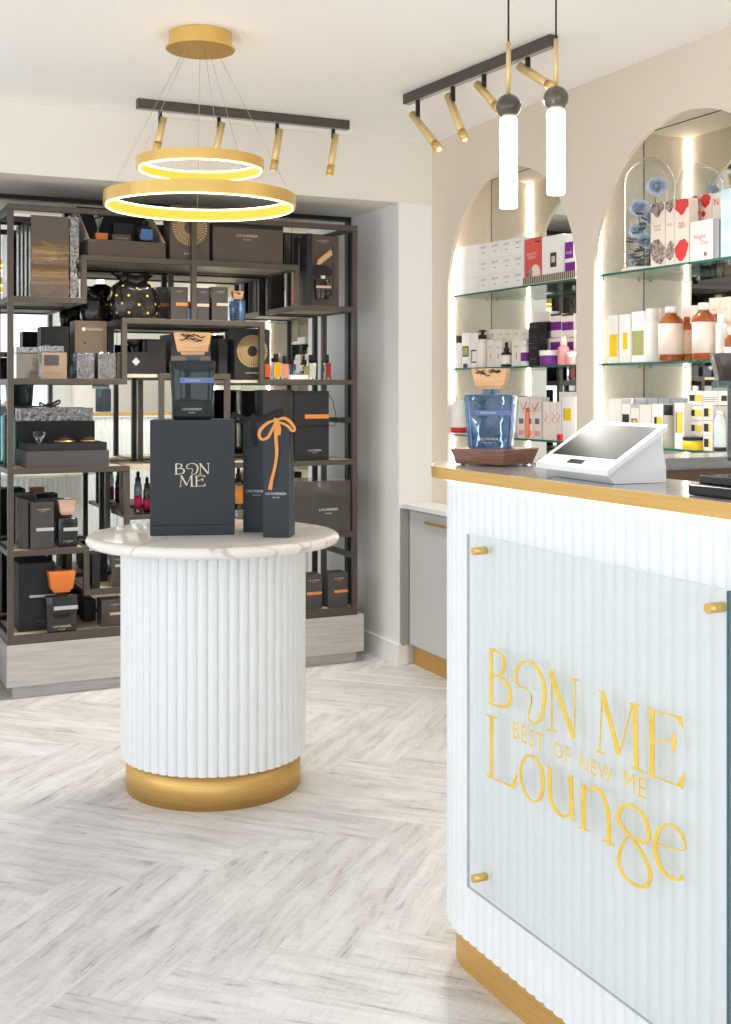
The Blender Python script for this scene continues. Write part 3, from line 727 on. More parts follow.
# mandala boxes
def med(t, w, h, d): mandala(t, w*.0, h*.56, min(w*.46, h*.45))
def med1(t, w, h, d): mandala(t, 0, h*.60, w*.44); P_text(t, 'EDITION', -.0, h*.1, w*.3, M_PRINT)
carton('gift_box', 'brown gift box with gold medallion on the upper shelf below the ring lamp', 170, 209.5, 206, Z['B'], M_BROWNCARD, .03, .12, extra=med1, group='gold medallion boxes')
def topband(t, w, h, d): P_label(t, w, 0, 1, h*.88, h*.995, M_BLACKCARD, 'lid_band')
carton('gift_box', 'wide brown gift box with dark lid band on the upper right shelf', 213, 283, 224, Z['B'], M_BROWNCARD, .03, .2, br=(-.02, .66, .3), extra=topband)
carton('gift_box', 'narrow black box stack end on upper shelf beside the wide brown box', 284.5, 291, 233, Z['B'], M_BLACKGLASS, .04, .16)
carton('gift_box', 'narrow black box between the shelf post and the tall display box', 292, 298.5, 234, Z['B'], M_BLACKGLASS, .06, .16)
# tall display box
def windowbox(t, w, h, d):
    y = -.0012
    mb = MB(); vs = [(-w*.08+w*.36*math.cos(a), y, h*.49+h*.10*math.sin(a)) for a in [2*PI*k/24 for k in range(24)]]; mb.add(vs, [tuple(range(24))]); mb.build('window_cutout', M_BLACKCARD, t)
    o = MB().frustum(w*.42, .02, w*.46, .024, h*.095, h*.38, -w*.08, -.012, .003).build('bottle_relief', M_BLACKGLASS, t)
    MB().box(-w*.3+.0, w*.18, -.0255, -.0245, h*.25, h*.285).build('label_band', M_PINKBAND, o)
    MB().box(-w*.12, w*-.0, -.022, -.002, h*.385, h*.43).build('bottle_neck', M_IVORY, o)
    random.seed(4); mb = MB()
    for k in range(7): mb.frustum(.024, .02, .012, .012, h*.58+k*.008, h*.58+k*.008+.03, -w*.2+k*w*.06, -.014-.001*k, .004)
    mb.build('wood_burl', M_WOODCAP, t)
    mb = MB(); mb.box(w*.3, w*.36, -.007, -.001, h*.1, h*.85); mb.box(w*.24, w*.44, -.012, -.001, h*.72, h*.81); mb.box(w*.24, w*.44, -.012, -.001, h*.15, h*.24); mb.build('reed_bundle', M_GREYCARD, t)
    mb = MB(); mb.box(-w/2-.03, -w/2-.001, -.06, .0, 0, h); mb.build('open_flap', M_BLACKCARD, t)
carton('display_box', 'tall brown display box showing a bottle and an orange burl stopper', 308, 339, 236, Z['M'], M_BROWNCARD, .03, .12, br=(-.02, .915, .38), extra=windowbox)
# level C
pb = 'small banded cartons on the third shelf down'
carton('fragrance_carton', 'small brown carton with orange band half behind the dotted pouch', 158.5, 169.5, 287, Z['C'], M_GREYCARD, .16, .06, bands=((0, 1, .42, .52, M_ORBAND),), br=(0, .86, .5), group=pb)
carton('fragrance_carton', 'small brown carton with orange band right of the dotted pouch', 171, 188, 287, Z['C'], M_WRAP, .03, .07, bands=((.3, 1, .42, .52, M_ORBAND),), br=(0, .86, .4), group=pb)
carton('fragrance_carton', 'small brown carton with pale band just right of the shelf post', 197, 209, 288, Z['C'], M_GREYCARD, .03, .06, bands=((0, 1, .42, .51, M_PINKBAND),), br=(0, .86, .6), group=pb)
carton('fragrance_carton', 'small carton in crinkled clear wrap with pale band beside blue bottle', 212, 228, 287, Z['C'], M_WRAP, .03, .07, bands=((.3, 1, .44, .52, M_PINKBAND),), br=(0, .84, .5), group=pb)
loc, w, h = sp(231.5, 246, 301, Z['C'], .05)
decanter('fragrance_bottle', 'small blue glass bottle with burl stopper on the third shelf', loc, 0, w*.9, w, h, .045, M_BLUEGLASS, w*.75, h*.38, band=None, carve=True, txt=False)
# pouches
def pouch(name, label, loc, w, h, d, lean, dots, seed, parent=None):
    random.seed(seed); t = thing(name, label, 'pouch', loc, 0)
    N, Mh = 40, 16; vs = []; fs = []
    for j in range(Mh+1):
        v = j/Mh
        neck = 1 - .55*max(0, (v-.62)/.22)**2 if v < .84 else .45 + (v-.84)*2.6
        for i in range(N):
            a = 2*PI*i/N; fold = 1 + .07*math.sin(a*7+seed)*(.2+v) + .03*math.sin(a*13+v*9)
            sag = 1 + .12*math.sin(PI*min(1, v/.6))
            x = w/2*neck*sag*fold*math.copysign(abs(math.cos(a))**.8, math.cos(a)) + lean*v*v*w
            y = d/2*neck*sag*fold*math.copysign(abs(math.sin(a))**.8, math.sin(a))
            vs.append((x, y+d/2, v*h + .008*math.sin(a*5)*v))
    for j in range(Mh):
        for i in range(N): fs.append((j*N+i, j*N+(i+1) % N, (j+1)*N+(i+1) % N, (j+1)*N+i))
    fs.append(tuple(range(N))[::-1]); mb = MB(); mb.add(vs, fs, True); b = mb.build('fabric_bag', M_SATIN, t)
    if dots:
        me = b.data; k = 0; mb = MB()
        sel = [(j, i) for j in range(2, Mh-2, 3) for i in range((j//3 % 2)*2, N, 4)]
        for j, i in sel:
            p = Vector(vs[j*N+i]); nx = Vector(vs[j*N+(i+1) % N]) - Vector(vs[j*N+(i-1) % N]); nz = Vector(vs[(j+1)*N+i]) - Vector(vs[(j-1)*N+i])
            nn = nx.cross(nz).normalized(); u = nx.normalized(); w2 = nn.cross(u); c = p + nn*.0015; r = .0062
            mb.add([c + u*(r*math.cos(2*PI*q/8)) + w2*(r*math.sin(2*PI*q/8)) for q in range(8)], [tuple(range(8))])
        mb.build('gold_dots', M_GOLDLEAF, t)
    mb = MB(); zz = h*.80; lx = lean*.64*w
    mb.tube([(lx + w*.24*math.cos(2*PI*k/20), d/2+d*.24*math.sin(2*PI*k/20), zz) for k in range(21)], .004, 6)
    mb.build('drawstring', M_SATIN, t)
    return t
loc, w, h = sp(113, 160, 268, Z['C'], .0)
pouch('drawstring_pouch', 'black satin drawstring pouch with gold dots on the third shelf', (onY(137, 300, 5.56)[0], 5.53, Z['C']+.001), .215, .215, .17, -.05, True, 2)
# level D
gD = 'wrapped cubes on the fourth shelf'
carton('gift_box', 'small bronze box in shiny wrap, leftmost on the fourth shelf', 16.5, 38, 353.5, Z['D'], M_WRAPGOLD, .03, .1, group=gD)
carton('gift_box', 'small tan box in shiny wrap with dark patch on the fourth shelf', 42, 67, 352.5, Z['D'], mat('wrapped_tan_card', (168, 142, 116), .14, .2, coat=.6, bump=(10, .4)), .03, .1, group=gD, bands=((.08, .68, .5, .9, M_GREYCARD),))
carton('gift_box', 'small silver box in crinkled wrap left of the shelf upright', 77, 94.5, 353, Z['D'], M_WRAPSILV, .03, .1, group=gD)
carton('gift_box', 'small silver crinkle-wrapped box, rightmost silver cube on fourth shelf', 98, 116, 353, Z['D'], M_WRAPSILV, .03, .1, group=gD)
carton('fragrance_carton', 'narrow dark carton at the right end of the fourth shelf', 116.8, 121, 353, Z['D'], M_BROWNCARD, .03, .08)
def flat_on(name, label, pxl, pxr, ytop, ybot, off, d, m, **k):
    Y = 5.5+off; zb_ = onY((pxl+pxr)/2, ybot, Y)[1]
    return carton(name, label, pxl, pxr, ytop, zb_, m, off, d, **k)
def ztop(px, y, off): return onY(px, y, 5.5+off)[1]
zt1 = ztop(27, 353.5, .03)+.002
carton('flat_box', 'flat crinkle-wrapped packet lying on the leftmost bronze box', 16.5, 38, 347, zt1, M_WRAPSILV, .035, .09)
zt1 = ztop(54, 352.5, .03)+.002
carton('flat_box', 'flat crinkle-wrapped packet lying on the tan wrapped box', 42, 64, 346, zt1, M_WRAPSILV, .035, .09)
carton('display_box', 'black box with small orange label standing behind the wrapped cubes', 41, 69, 327, Z['D'], M_BLACKCARD, .16, .1, bands=((.1, .32, .62, .65, M_ORBAND),))
carton('gift_box', 'plain brown box with round logo standing behind the silver cubes', 75, 107, 321, Z['D'], mat('tan_brown_card', (122, 104, 84), .5), .14, .12, extra=lambda t, w, h, d: (P_text(t, 'locherber', .12*w, h*.84, w*.5, M_WPRINT), MB().cyl((-w*.23, -.0015, h*.855), (-w*.23, -.0002, h*.855), w*.06, 16).build('logo_disc', M_WPRINT, t), MB().cyl((-w*.2, -.001, h*.62), (-w*.2, -.0002, h*.62), w*.035, 12).build('finger_hole', M_BLACKCARD, t)))
carton('gift_box', 'black box standing beside the plain brown box, behind silver cubes', 107.5, 114, 327, Z['D'], M_BLACKCARD, .15, .1)
zt1 = ztop(91, 321, .14)+.004
pouch('drawstring_pouch', 'plain black satin pouch sitting on top of the brown logo box', (onY(94, 300, 5.7)[0], 5.665, zt1), .11, .14, .09, .0, False, 5)
lathe_bottle('fragrance_bottle', 'small clear bottle between the tan box and the silver cubes', (at_shelf(71.5, 5.56), 5.56, Z['D']+.001), .014, .085, M_TEALGLASS, M_BLACKPL, .009, .02)
# level E area: black chalice, logo box, dark bottles behind the table bottle
zE = 1.4745
def zfit(px, y, Y): return onY(px, y, Y)[1]
Y = 5.56
x = at_shelf(136, Y)
t = thing('gift_box', 'black box with white diamond logo carrying the black chalice', 'box', (x, Y, zE)); P_box(t, .12, .1, zfit(136, 352, Y)-zE, M_BLACKGLASS)
h0 = zfit(136, 352, Y)-zE; mb = MB(); c = (0, h0*.55)
mb.add([(c[0], -.0013, c[1]+.02), (c[0]+.02, -.0013, c[1]), (c[0], -.0013, c[1]-.02), (c[0]-.02, -.0013, c[1])], ((0,1,2,3),)); mb.build('diamond_logo', M_SILVBAND, t)
o = MB().lathe([(.014, 0), (.006, .006), (.006, .02), (.024, .028), (.034, .05), (.033, .06), (.005, .055)], 20).build('chalice', M_BLACKGLASS, loc=(x, Y+.05, zE+h0+.002)); tag(o, 'small black chalice standing on the diamond logo box', 'chalice')
t = thing('gift_box', 'tall glossy black box left of the big smoked bottle\'s stopper', 'box', (at_shelf(157, 5.58), 5.58, zE)); P_box(t, .09, .1, .16, M_BLACKGLASS)
t = thing('gift_box', 'wide black lidded box with brown front behind the smoked bottle', 'box', (at_shelf(191, 5.56), 5.56, Z['E']+.001)); P_box(t, .2, .2, .19, M_BLACKCARD); P_label(t, .2, 0, 1, .0, .085, M_BROWNCARD, 'front_sleeve')
t = thing('gift_box', 'narrow black box standing left of the lower medallion box', 'box', (at_shelf(223, 5.6), 5.6, Z['E']+.001)); P_box(t, .045, .2, .175, M_BLACKCARD)
def med2(t, w, h, d): mandala(t, 0, h*.56, w*.43); P_text(t, 'HOME PERFUME', .0, h*.12, w*.4, M_PRINT)
carton('gift_box', 'black gift box with gold medallion left of the scent bottles', 234.5, 270, 329, 1.4455, M_BLACKCARD, .06, .1, extra=med2, group='gold medallion boxes')
# level Dr: scent bottles
for px, yt, w_, liq, lab in ((276, 354, .042, M_YLIQ, 'square scent bottle of bright yellow perfume'), (284.5, 356, .036, M_PLIQ, 'square scent bottle of peach perfume right of the yellow one'), (266.5, 356, .03, M_OLIQ, 'scent bottle of orange perfume beside the gold medallion box'),
                             (292, 358, .024, M_BLUEGLASS, 'small blue scent bottle right of the peach perfume'), (311, 355, .042, M_CLIQ, 'pale clear scent bottle right of the white card tray'), (305.5, 360, .02, mat('olive_scent', (170, 160, 60), .1, trans=.2), 'tiny olive scent bottle left of the pale clear bottle'), (327, 355, .034, M_RLIQ, 'scent bottle with red label at the right of the row')):
    Yp = 5.57 if px < 300 else 5.58
    ht = zfit(px, yt, Yp) - Z['Dr']; t = thing('perfume_bottle', lab, 'bottle', (at_shelf(px, Yp), Yp, Z['Dr']+.001), 0, 'row of small perfume bottles')
    hb = ht*.68
    MB().box(-w_/2, w_/2, -w_/2, w_/2, 0, hb, .003).build('glass_body', M_CLEAR if liq is not M_BLUEGLASS else M_BLUEGLASS, t)
    if liq is not M_BLUEGLASS: MB().box(-w_*.42, w_*.42, -w_/2-.0008, -w_/2-.0002, hb*.14, hb*.95).build('coloured_label', liq, t)
    MB().lathe([(w_*.3, hb+.0003), (w_*.3, ht-.001), (w_*.26, ht)], 16).build('cap', M_BLACKPL, t)
t = thing('card_tray', 'flat white card box lying between the perfume bottles', 'box', (at_shelf(298, 5.545), 5.525, Z['Dr']+.001)); P_box(t, .1, .03, .022, M_WCARD)
# level F: big open case
loc, w, h = sp(27, 109, 451, Z['F'], .015)
case = thing('presentation_case', 'large open charcoal presentation case on the shelf with the glittery box', 'case', loc, 0)
d = .3; th = .006
mb = MB(); mb.box(-w/2, w/2, 0, th, 0, h); mb.box(-w/2, w/2, d-th, d, 0, h); mb.box(-w/2, -w/2+th, th, d-th, 0, h); mb.box(w/2-th, w/2, th, d-th, 0, h); mb.box(-w/2+th, w/2-th, th, d-th, 0, .04)
mb.build('tray', M_GREYCARD, case)
i0 = w/2-.008; h2 = h+.036
mb = MB(); mb.box(-i0, i0, .008, .012, .041, h2); mb.box(-i0, -i0+.004, .0125, d-.01, .041, h2); mb.box(i0-.004, i0, .0125, d-.01, .041, h2); mb.build('inner_sleeve', M_BLACKCARD, case)
mb = MB(); mb.box(-w/2, w/2, d+.001, d+.02, 0, .205); mb.build('lid_panel', M_BLACKCARD, case)
MB().box(-i0+.006, i0-.006, .014, d-.012, .0415, h2-.02).build('insert', M_BLACKCARD, case)
Y = 5.5+.12; zc = Z['F'] + h2 - .0188
o = MB().lathe([(.003, 0), (.022, .03), (.03, .045), (.022, .058), (.0, .06)], 8, smooth=False).build('crystal_stopper', M_CLEAR, loc=(at_shelf(39, Y), Y, zc+.0125)); tag(o, 'clear crystal stopper in the large open charcoal case', 'stopper')
t = MB().box(-.03, .03, -.025, .025, 0, .012, .003).build('stopper_pad', M_BLACKCARD, loc=(at_shelf(39, Y), Y, zc)); tag(t, 'black pad under the crystal stopper in the charcoal case', 'pad')
for px, wd, lab in ((66, .11, 'gold trimmed glass jar lid in the middle of the charcoal case'), (90, .09, 'gold trimmed glass jar lid at the right of the charcoal case')):
    t = thing('jar_lid', lab, 'lid', (at_shelf(px, Y), Y+.03, zc), 0, 'jar lids in the charcoal case')
    MB().lathe([(wd*.42, 0), (wd*.42, .018)], 24).build('lid_glass', M_BLACKGLASS, t); MB().lathe([(wd*.44, .0183), (wd*.44, .026)], 24).build('gold_rim', M_GOLD, t); MB().lathe([(wd*.3, .0263), (wd*.34, .036), (.0, .05)], 16).build('knob', M_DARKMARBLE, t)
carton('gift_box', 'wide glittery silver-wrapped box standing behind the open charcoal case', 17, 93, 408, Z['F'], M_WRAPSILV, .345, .045)
Y = 5.62
decanter('fragrance_bottle', 'tall teal glass bottle at the left edge behind the post', (at_shelf(8.5, 5.8), 5.76, Z['F']+.001), 0, .05, .05, .24, .05, M_TEALGLASS, .035, .04, carve=False, txt=False)
# level between V6/V7: red labelled bottles
for px, hh, lab in ((138, .20, 'dark bottle with magenta label between shelf posts, left one'), (147, .17, 'dark bottle with magenta label between shelf posts, right one')):
    Yp = 5.68; t = lathe_bottle('fragrance_bottle', lab, (at_shelf(px, Yp), Yp, .8005), .019, hh, M_TEALGLASS if px == 138 else M_BLACKGLASS, M_BLACKPL, .014, .05, lab=(M_MAG, .1, .55), dropper=True, group='magenta labelled bottles')
t = thing('hanging_shelf', 'small dark shelf holding the magenta labelled bottles', 'shelf', (0, 5.5, 0))
MB().box(1.3765, 1.90, .03, DP-.03, .782, .8, .001).build('board', M_DARKMETAL, t)
for x in (1.3765, 1.88): MB().box(x, x+.02, .2, .215, .8005, 1.018).build('hanger', M_DARKMETAL, t)
lathe_bottle('fragrance_bottle', 'amber bottle with orange label seen between box and navy bags', (at_shelf(238.5, 5.60), 5.60, .8005), .032, .21, M_BLACKGLASS, M_BLACKPL, .014, .05, lab=(M_ORBAND, .2, .75), dropper=True)
# level G
gG = 'wrapped cartons on the fifth shelf'
carton('fragrance_carton', 'tall wrapped carton with silver band at front left of fifth shelf', 30.5, 54, 502.5, Z['G'], M_WRAP, .03, .1, bands=((.25, 1, .38, .45, M_SILVBAND),), br=(.05, .83, .55), group=gG)
carton('fragrance_carton', 'tall wrapped carton half hidden left of the silver banded one', 23, 28.5, 500, Z['G'], M_WRAP, .05, .1, group=gG)
carton('fragrance_carton', 'wrapped carton directly behind the shelf\'s front left post', 18.5, 22.5, 499, Z['G'], M_WRAP, .07, .1, group=gG)
carton('fragrance_carton', 'wrapped carton in the back row behind the blush stoppered bottle', 40, 72, 500, Z['G'], M_WRAP, .24, .1, group=gG)
carton('fragrance_carton', 'wrapped carton in the back row at the left end of fifth shelf', 12, 36, 494, Z['G'], M_WRAP, .24, .1, group=gG)
loc, w, h = sp(58.5, 78, 518.5, Z['G'], .03)
t = decanter('fragrance_bottle', 'black cube bottle with blush striped stopper on the fifth shelf', loc, 0, w, w, h, .08, M_BLACKGLASS, w*.9, .07, capm=M_PINKBAND, carve=False, txt=False, neckm=M_BLACKGLASS)
P_label(t, w, .25, 1, h*.56, h*.68, M_SILVBAND); brand(t, 0, h*.2, w*.5)
# H level
carton('fragrance_carton', 'narrow tall black carton on the low shelf beside the post', 92, 100, 554, Z['H'], M_BLACKCARD, .03, .12)
carton('fragrance_carton', 'wrapped dark carton with silver band on the low shelf by table', 111.5, 124, 555, Z['H'], M_WRAP, .03, .08, bands=((.3, 1, .62, .7, M_SILVBAND),), br=(0, .85, .5))
carton('fragrance_carton', 'black carton in the back row of the low shelf', 101, 108, 552, Z['H'], M_BLACKCARD, .2, .1)
# B0
carton('gift_box', 'big black two-part box with silver ribbon at the bottom left', 18.5, 55, 563, Z['B0'], M_BLACKCARD, .085, .25, bands=((.3, 1.0, .49, .525, M_SILVBAND), (0, 1, .455, .462, M_BLACKMETAL)), br=(.15, .13, .3, M_GPRINT))
loc, w, h = sp(46, 78.5, 592, Z['B0'], .0)
loc = (loc[0], 5.5+.005+.0, loc[2])
t = decanter('fragrance_bottle', 'black tapered bottle with bright orange stopper on the bottom shelf', (loc[0], 5.505, loc[2]), 0, w*.9, w, h-.02, .05, M_BLACKGLASS, w*.82, .095, capm=M_ORANGE, carve=False, txt=False, neckm=M_BLACKGLASS)
P_label(t, w, .25, .98, h*.55, h*.64, M_SILVBAND, y=-.003); brand(t, 0, h*.12, w*.55, y=-.003)
carton('fragrance_carton', 'wrapped box with pale pink band on the bottom shelf by the table', 101.5, 124, 600, Z['B0'], M_WRAP, .04, .1, bands=((.38, 1, .42, .52, M_PINKBAND),), br=(.1, .8, .4))
carton('gift_box', 'black box at the back of the bottom shelf behind the post', 84, 96, 600, Z['B0'], M_BLACKCARD, .2, .12)
# right column
carton('gift_box', 'glossy black gift box standing behind the ribboned bag', 263, 293.5, 390, Z['Fr'], M_BLACKGLASS, .02, .12)
def handle(t, w, h, d):
    mb = MB(); pts = [(w/2, -.002, h*.95), (w/2+.018, -.004, h*.85), (w/2+.036, -.006, h*.65), (w/2+.038, -.006, h*.55), (w/2+.025, -.004, h*.49), (w/2, -.003, h*.5), (-w/2, -.003, h*.5)]
    mb.tube(pts, .002, 6); mb.build('cord_handle', M_CORD, t)
carton('gift_box', 'matt black box with orange label and cord handle on right shelf', 294.5, 329, 391, Z['Fr'], M_BLACKCARD, .02, .14, bands=((.3, 1, .60, .66, M_ORBAND),), br=(.08, .13, .38, M_WPRINT), extra=handle)
carton('gift_box', 'wide charcoal box in clear wrap with logo on the right shelf', 292, 352-1.5, 481, Z['Gr'], M_WRAP, .015, .25, br=(.12, .42, .33, M_WPRINT))
carton('fragrance_carton', 'dark carton with orange band, left of the pair at bottom right', 305, 322, 575, Z['B0'], M_GREYCARD, .03, .1, bands=((.12, 1, .42, .5, M_ORBAND),), br=(.05, .82, .6), group='pair of orange banded cartons')
carton('fragrance_carton', 'dark carton with orange band, right of the pair at bottom right', 328.5, 348, 573, Z['B0'], M_GREYCARD, .03, .1, bands=((.3, 1, .42, .5, M_ORBAND),), br=(.05, .82, .5), group='pair of orange banded cartons')

# ================================================================== ON THE ROUND TABLE
ZT = .8895
rz = -math.radians(19.5)
bx = thing('gift_box', 'large matt black BON ME gift box on the marble table', 'box', ((1.092+1.345)/2, (4.071+3.92)/2, ZT), rz)
BW, BH, BD = .292, .402, .2
MB().box(-BW/2, BW/2, 0, BD, .0, .036, .002).build('base', M_NAVYCARD, bx)
MB().box(-BW/2, BW/2, 0, BD, .0365, BH, .002).build('lid', M_NAVYCARD, bx)
def bonme(t, cx, zt_, s, m, y):
    """BON over ME, letters reused from the sign"""
    gs = {c: glyph_geo(c) for c in 'BONME'}
    def ext(cs):
        xs = [p[0] for c in cs for pts, _ in gs[c] for p in pts]; return min(xs), max(xs)
    def base(c): return min(p[1] for pts, _ in gs[c] for p in pts)
    for cs, zb_ in (('BON', zt_), ('ME', zt_ - .118*s)):
        a, b = ext(cs)
        for c in cs:
            mb = MB(); k0 = base(c)
            top = max(p[1] for pts, _ in gs[c] for p in pts); k = .105/(top-k0)
            for q, (pts, ws) in enumerate(gs[c]): mb.stroke([(cx + (p[0]-(a+b)/2)*s, zb_ + (p[1]-k0)*k*s) for p in pts], [max(w_*s*1.15, .0019) for w_ in ws], y-.00001*q, .0006)
            mb.build('letter', m, t)
bonme(bx, -.0, BH*.53, .36, M_PRINT, -.0012)
# big smoked decanter on the box
ax = bx.matrix_basis
def loc_in(t, x, y, z):
    c, s = math.cos(t.rotation_euler.z), math.sin(t.rotation_euler.z)
    return (t.location.x + c*x - s*y, t.location.y + s*x + c*y, t.location.z + z)
dec = decanter('decanter', 'large smoked teal glass bottle with carved wood stopper on black box', loc_in(bx, -.002, .03, BH+.0006), rz, .134, .16, .208, .11, M_DARKGLASS, .132, .078, band=M_BLUEBAND)
[c for c in dec.children if c.name.startswith('neck')][0].data.materials[0] = M_TEALGLASS
# bags
def onplane(px, py, P0, rz):
    d = ray(px, py); c, sn = math.cos(rz), math.sin(rz); n_ = (-sn, c)
    t = (P0[0]*n_[0] + P0[1]*n_[1])/(d[0]*n_[0] + d[1]*n_[1]); X, Y = d[0]*t, d[1]*t
    return ((X-P0[0])*c + (Y-P0[1])*sn, HC + d[2]*t - ZT)
def bag(label, cxy, w, d, h, rz, tz):
    t = thing('gift_bag', label, 'bag', (*cxy, ZT), rz, 'navy bottle bags on the table')
    mb = MB(); vs = []
    rows = [(0, 1.), (.3, .97), (.7, .8), (1., .42)]
    for f_, g_ in rows:
        dy = d*g_; x_ = w/2
        for x, y in ((-x_, 0), (x_, 0), (x_-(1-g_)*w*.25, dy/2), (x_, dy), (-x_, dy), (-x_+(1-g_)*w*.25, dy/2)): vs.append((x, y, f_*h))
    fs = []
    for j in range(3):
        for i in range(6): fs.append((j*6+i, j*6+(i+1) % 6, (j+1)*6+(i+1) % 6, (j+1)*6+i))
    fs.append(tuple(range(6))[::-1]); mb.add(vs, fs); mb.build('paper_bag', M_NAVYCARD, t)
    brand(t, 0, tz*h, w*.78, M_WPRINT, y=-.0012)
    return t
def rib(t, P0, rz, strokes, y, m, name, wk=1.):
    mb = MB()
    for k, (pts, ws) in enumerate(strokes):
        mb.stroke([onplane(225+x/5.221, 380+y_/5.221, P0, rz) for x, y_ in pts], [w_*wk for w_ in ws], y-.0008*k, .0012)
    return mb.build(name, m, t)
RB = -math.radians(33)
b2 = ((1.419+1.495)/2+.004, (3.839+3.788)/2)
t = bag('navy paper bottle bag with orange ribbon bow on the marble table', b2, .092, .10, .402, RB, .365)
rib(t, b2, RB, [([(268,208),(225,224),(188,258),(180,290),(196,310),(226,298),(250,255),(268,215)], [.005,.009,.011,.010,.008,.009,.009,.005]),
    ([(268,208),(312,200),(345,222),(366,256),(352,266),(332,242),(300,226),(270,218)], [.005,.010,.010,.008,.007,.009,.008,.005]),
    ([(264,215),(268,300),(272,380),(263,450),(246,520),(236,572)], [.008,.012,.010,.009,.010,.014]),
    ([(272,215),(284,250),(281,288)], [.008,.013,.013]), ([(255,205),(268,212),(281,219)], [.012,.016,.012])], -.004, M_RIBBON, 'orange_bow', 1.1)
p = onZ(256, 533.5, ZT)
b1 = (p[0]+.016, p[1]+.035)
t = bag('navy paper bottle bag with black ribbon, left of the orange bow bag', b1, .10, .085, .395, RB, .36)
rib(t, b1, RB, [([(150,188),(110,200),(78,188),(48,178),(44,196),(70,216),(110,214),(150,200)], [.006,.010,.014,.014,.014,.012,.010,.006]),
    ([(150,200),(200,192),(250,172),(292,160),(298,182),(250,200),(190,214),(150,205)], [.006,.014,.016,.014,.012,.014,.010,.006]),
    ([(148,205),(150,280),(160,345)], [.012,.022,.012]), ([(138,185),(150,196),(165,206)], [.016,.022,.016])], -.003, mat('black_ribbon', (18, 18, 20), .6), 'black_bow')

# ================================================================== LIGHT FITTINGS
def ring(parent, R, zc, h, name):
    o = MB(); t = .008; n = 96
    def rg(mb, r0, r1, z0, z1):
        vs = []
        for k in range(n):
            a = 2*PI*k/n
            for r, z in ((r1, z0), (r1, z1), (r0, z1), (r0, z0)): vs.append((r*math.cos(a), r*math.sin(a), z))
        fs = []
        for k in range(n):
            k2 = (k+1) % n
            for q in range(4): fs.append((4*k+q, 4*k2+q, 4*k2+(q+1) % 4, 4*k+(q+1) % 4))
        return mb.add(vs, fs, False)
    a = rg(MB(), R-t, R, zc-h/2, zc+h/2).build(name, M_GOLD, parent)
    rg(MB(), R-t-.004, R-t-.0004, zc-h/2+.004, zc+h/2-.004).build('diffuser', M_RINGLED, a)
    m = MB(); rg(m, R-t-.004, R-t-.0005, zc-h/2-.0035, zc-h/2-.0003); rg(m, R-t-.0055, R-t-.0045, zc+h/2-.006, zc+h/2-.001); m.build('light_rim', M_RINGRIM, a)
CH = (1.270, 4.066)
ch = thing('ring_chandelier', 'gold two-ring pendant lamp hanging above the round table', 'lamp', (*CH, 0))
MB().lathe([(.0, ZC-.058), (.121, ZC-.058), (.123, ZC-.056), (.123, ZC-.052), (.112, ZC-.051), (.112, ZC-.001), (0, ZC-.001)], 48, closed=False, smooth=False).build('canopy', M_GOLD, ch)
ring(ch, .226, 2.197, .036, 'small_ring'); ring(ch, .339, 2.068, .044, 'large_ring')
for k in range(3):
    a = 2*PI*k/3 + .5
    MB().cyl((.05*math.cos(a), .05*math.sin(a), ZC-.058), (.222*math.cos(a), .222*math.sin(a), 2.222), .0009, 6).build('suspension_wire', M_WIRE, ch)
    a = 2*PI*k/3 + 1.3
    MB().cyl((.06*math.cos(a), .06*math.sin(a), ZC-.058), (.337*math.cos(a), .337*math.sin(a), 2.096), .0009, 6).build('suspension_wire', M_WIRE, ch)

def track(label, p0, p1, spots, along_x, rot=0.):
    """spots: (top point, bottom point) in world space"""
    t = thing('track_light', label, 'lamp', (p0[0], p0[1], 0), rot, 'ceiling track lights')
    ox, oy = p0; RI = Matrix.Rotation(-rot, 3, 'Z')
    z0 = 2.622
    if along_x: MB().box(0, p1[0]-ox, -.018, .018, z0, ZC-.001, .001).build('track_rail', M_DARKMETAL, t); MB().box(.004, p1[0]-ox-.004, -.012, .012, z0-.003, z0-.0003).build('track_channel', M_WIRE, t)
    else: MB().box(-.018, .018, p1[1]-oy, 0, z0, ZC-.001, .001).build('track_rail', M_DARKMETAL, t); MB().box(-.012, .012, p1[1]-oy+.004, -.004, z0-.003, z0-.0003).build('track_channel', M_WIRE, t)
    for a, b in spots:
        a = RI @ (Vector(a) - Vector((ox, oy, 0))); b = RI @ (Vector(b) - Vector((ox, oy, 0))); d = (b-a).normalized()
        s = MB(); s.cyl(a, b, .0165, 20); s = s.build('spotlight', M_SPOT, t)
        m = MB(); q = a + d*.04; off = Vector((-.006, 0, 0)) if along_x else Vector((0, -.016, 0))
        m.box(q.x-.007+off.x, q.x+.007+off.x, q.y-.007+off.y, q.y+.007+off.y, q.z-.0, z0-.0035); m.build('bracket', M_BLACKMETAL, s)
        MB().cyl(b - d*.045, b + d*.001, .0178, 20).build('brass_collar', M_GOLD, s)
        MB().cyl(b + d*.0012, b + d*.003, .012, 16).build('lens', mat('spot_lens', (255, 244, 220), .3, emit=.15), s)
s1 = []
for a, b in (((163.3,115),(155.9,152)), ((222,120),(214,160)), ((279.7,127),(273.3,170)), ((335.6,132),(329.5,175))):
    A = onY(*a, 5.09); B = onY(*b, 5.09); s1.append(((A[0], 5.09, A[1]-.012), (B[0], 5.09, B[1])))
track('black ceiling track with four brass spotlights in front of the soffit', (1.303, 5.09), (2.313, 5.09), s1, True)
s2 = []
for a, b in (((412.4,112),(439,149)), ((448,93),(465,139.5)), ((477.5,82),(500,110)), ((520,64),(554,88))):
    xa = 2.333 + .078*(4.52-onX(*a, 2.37)[0]); A = onX(*a, xa); B = onX(*b, xa); s2.append(((xa, A[0], A[1]-.01), (xa, B[0], B[1])))
track('black ceiling track with four brass spotlights beside the right wall', (2.333, 4.53), (2.333, 3.53), s2, False, math.atan(.078))

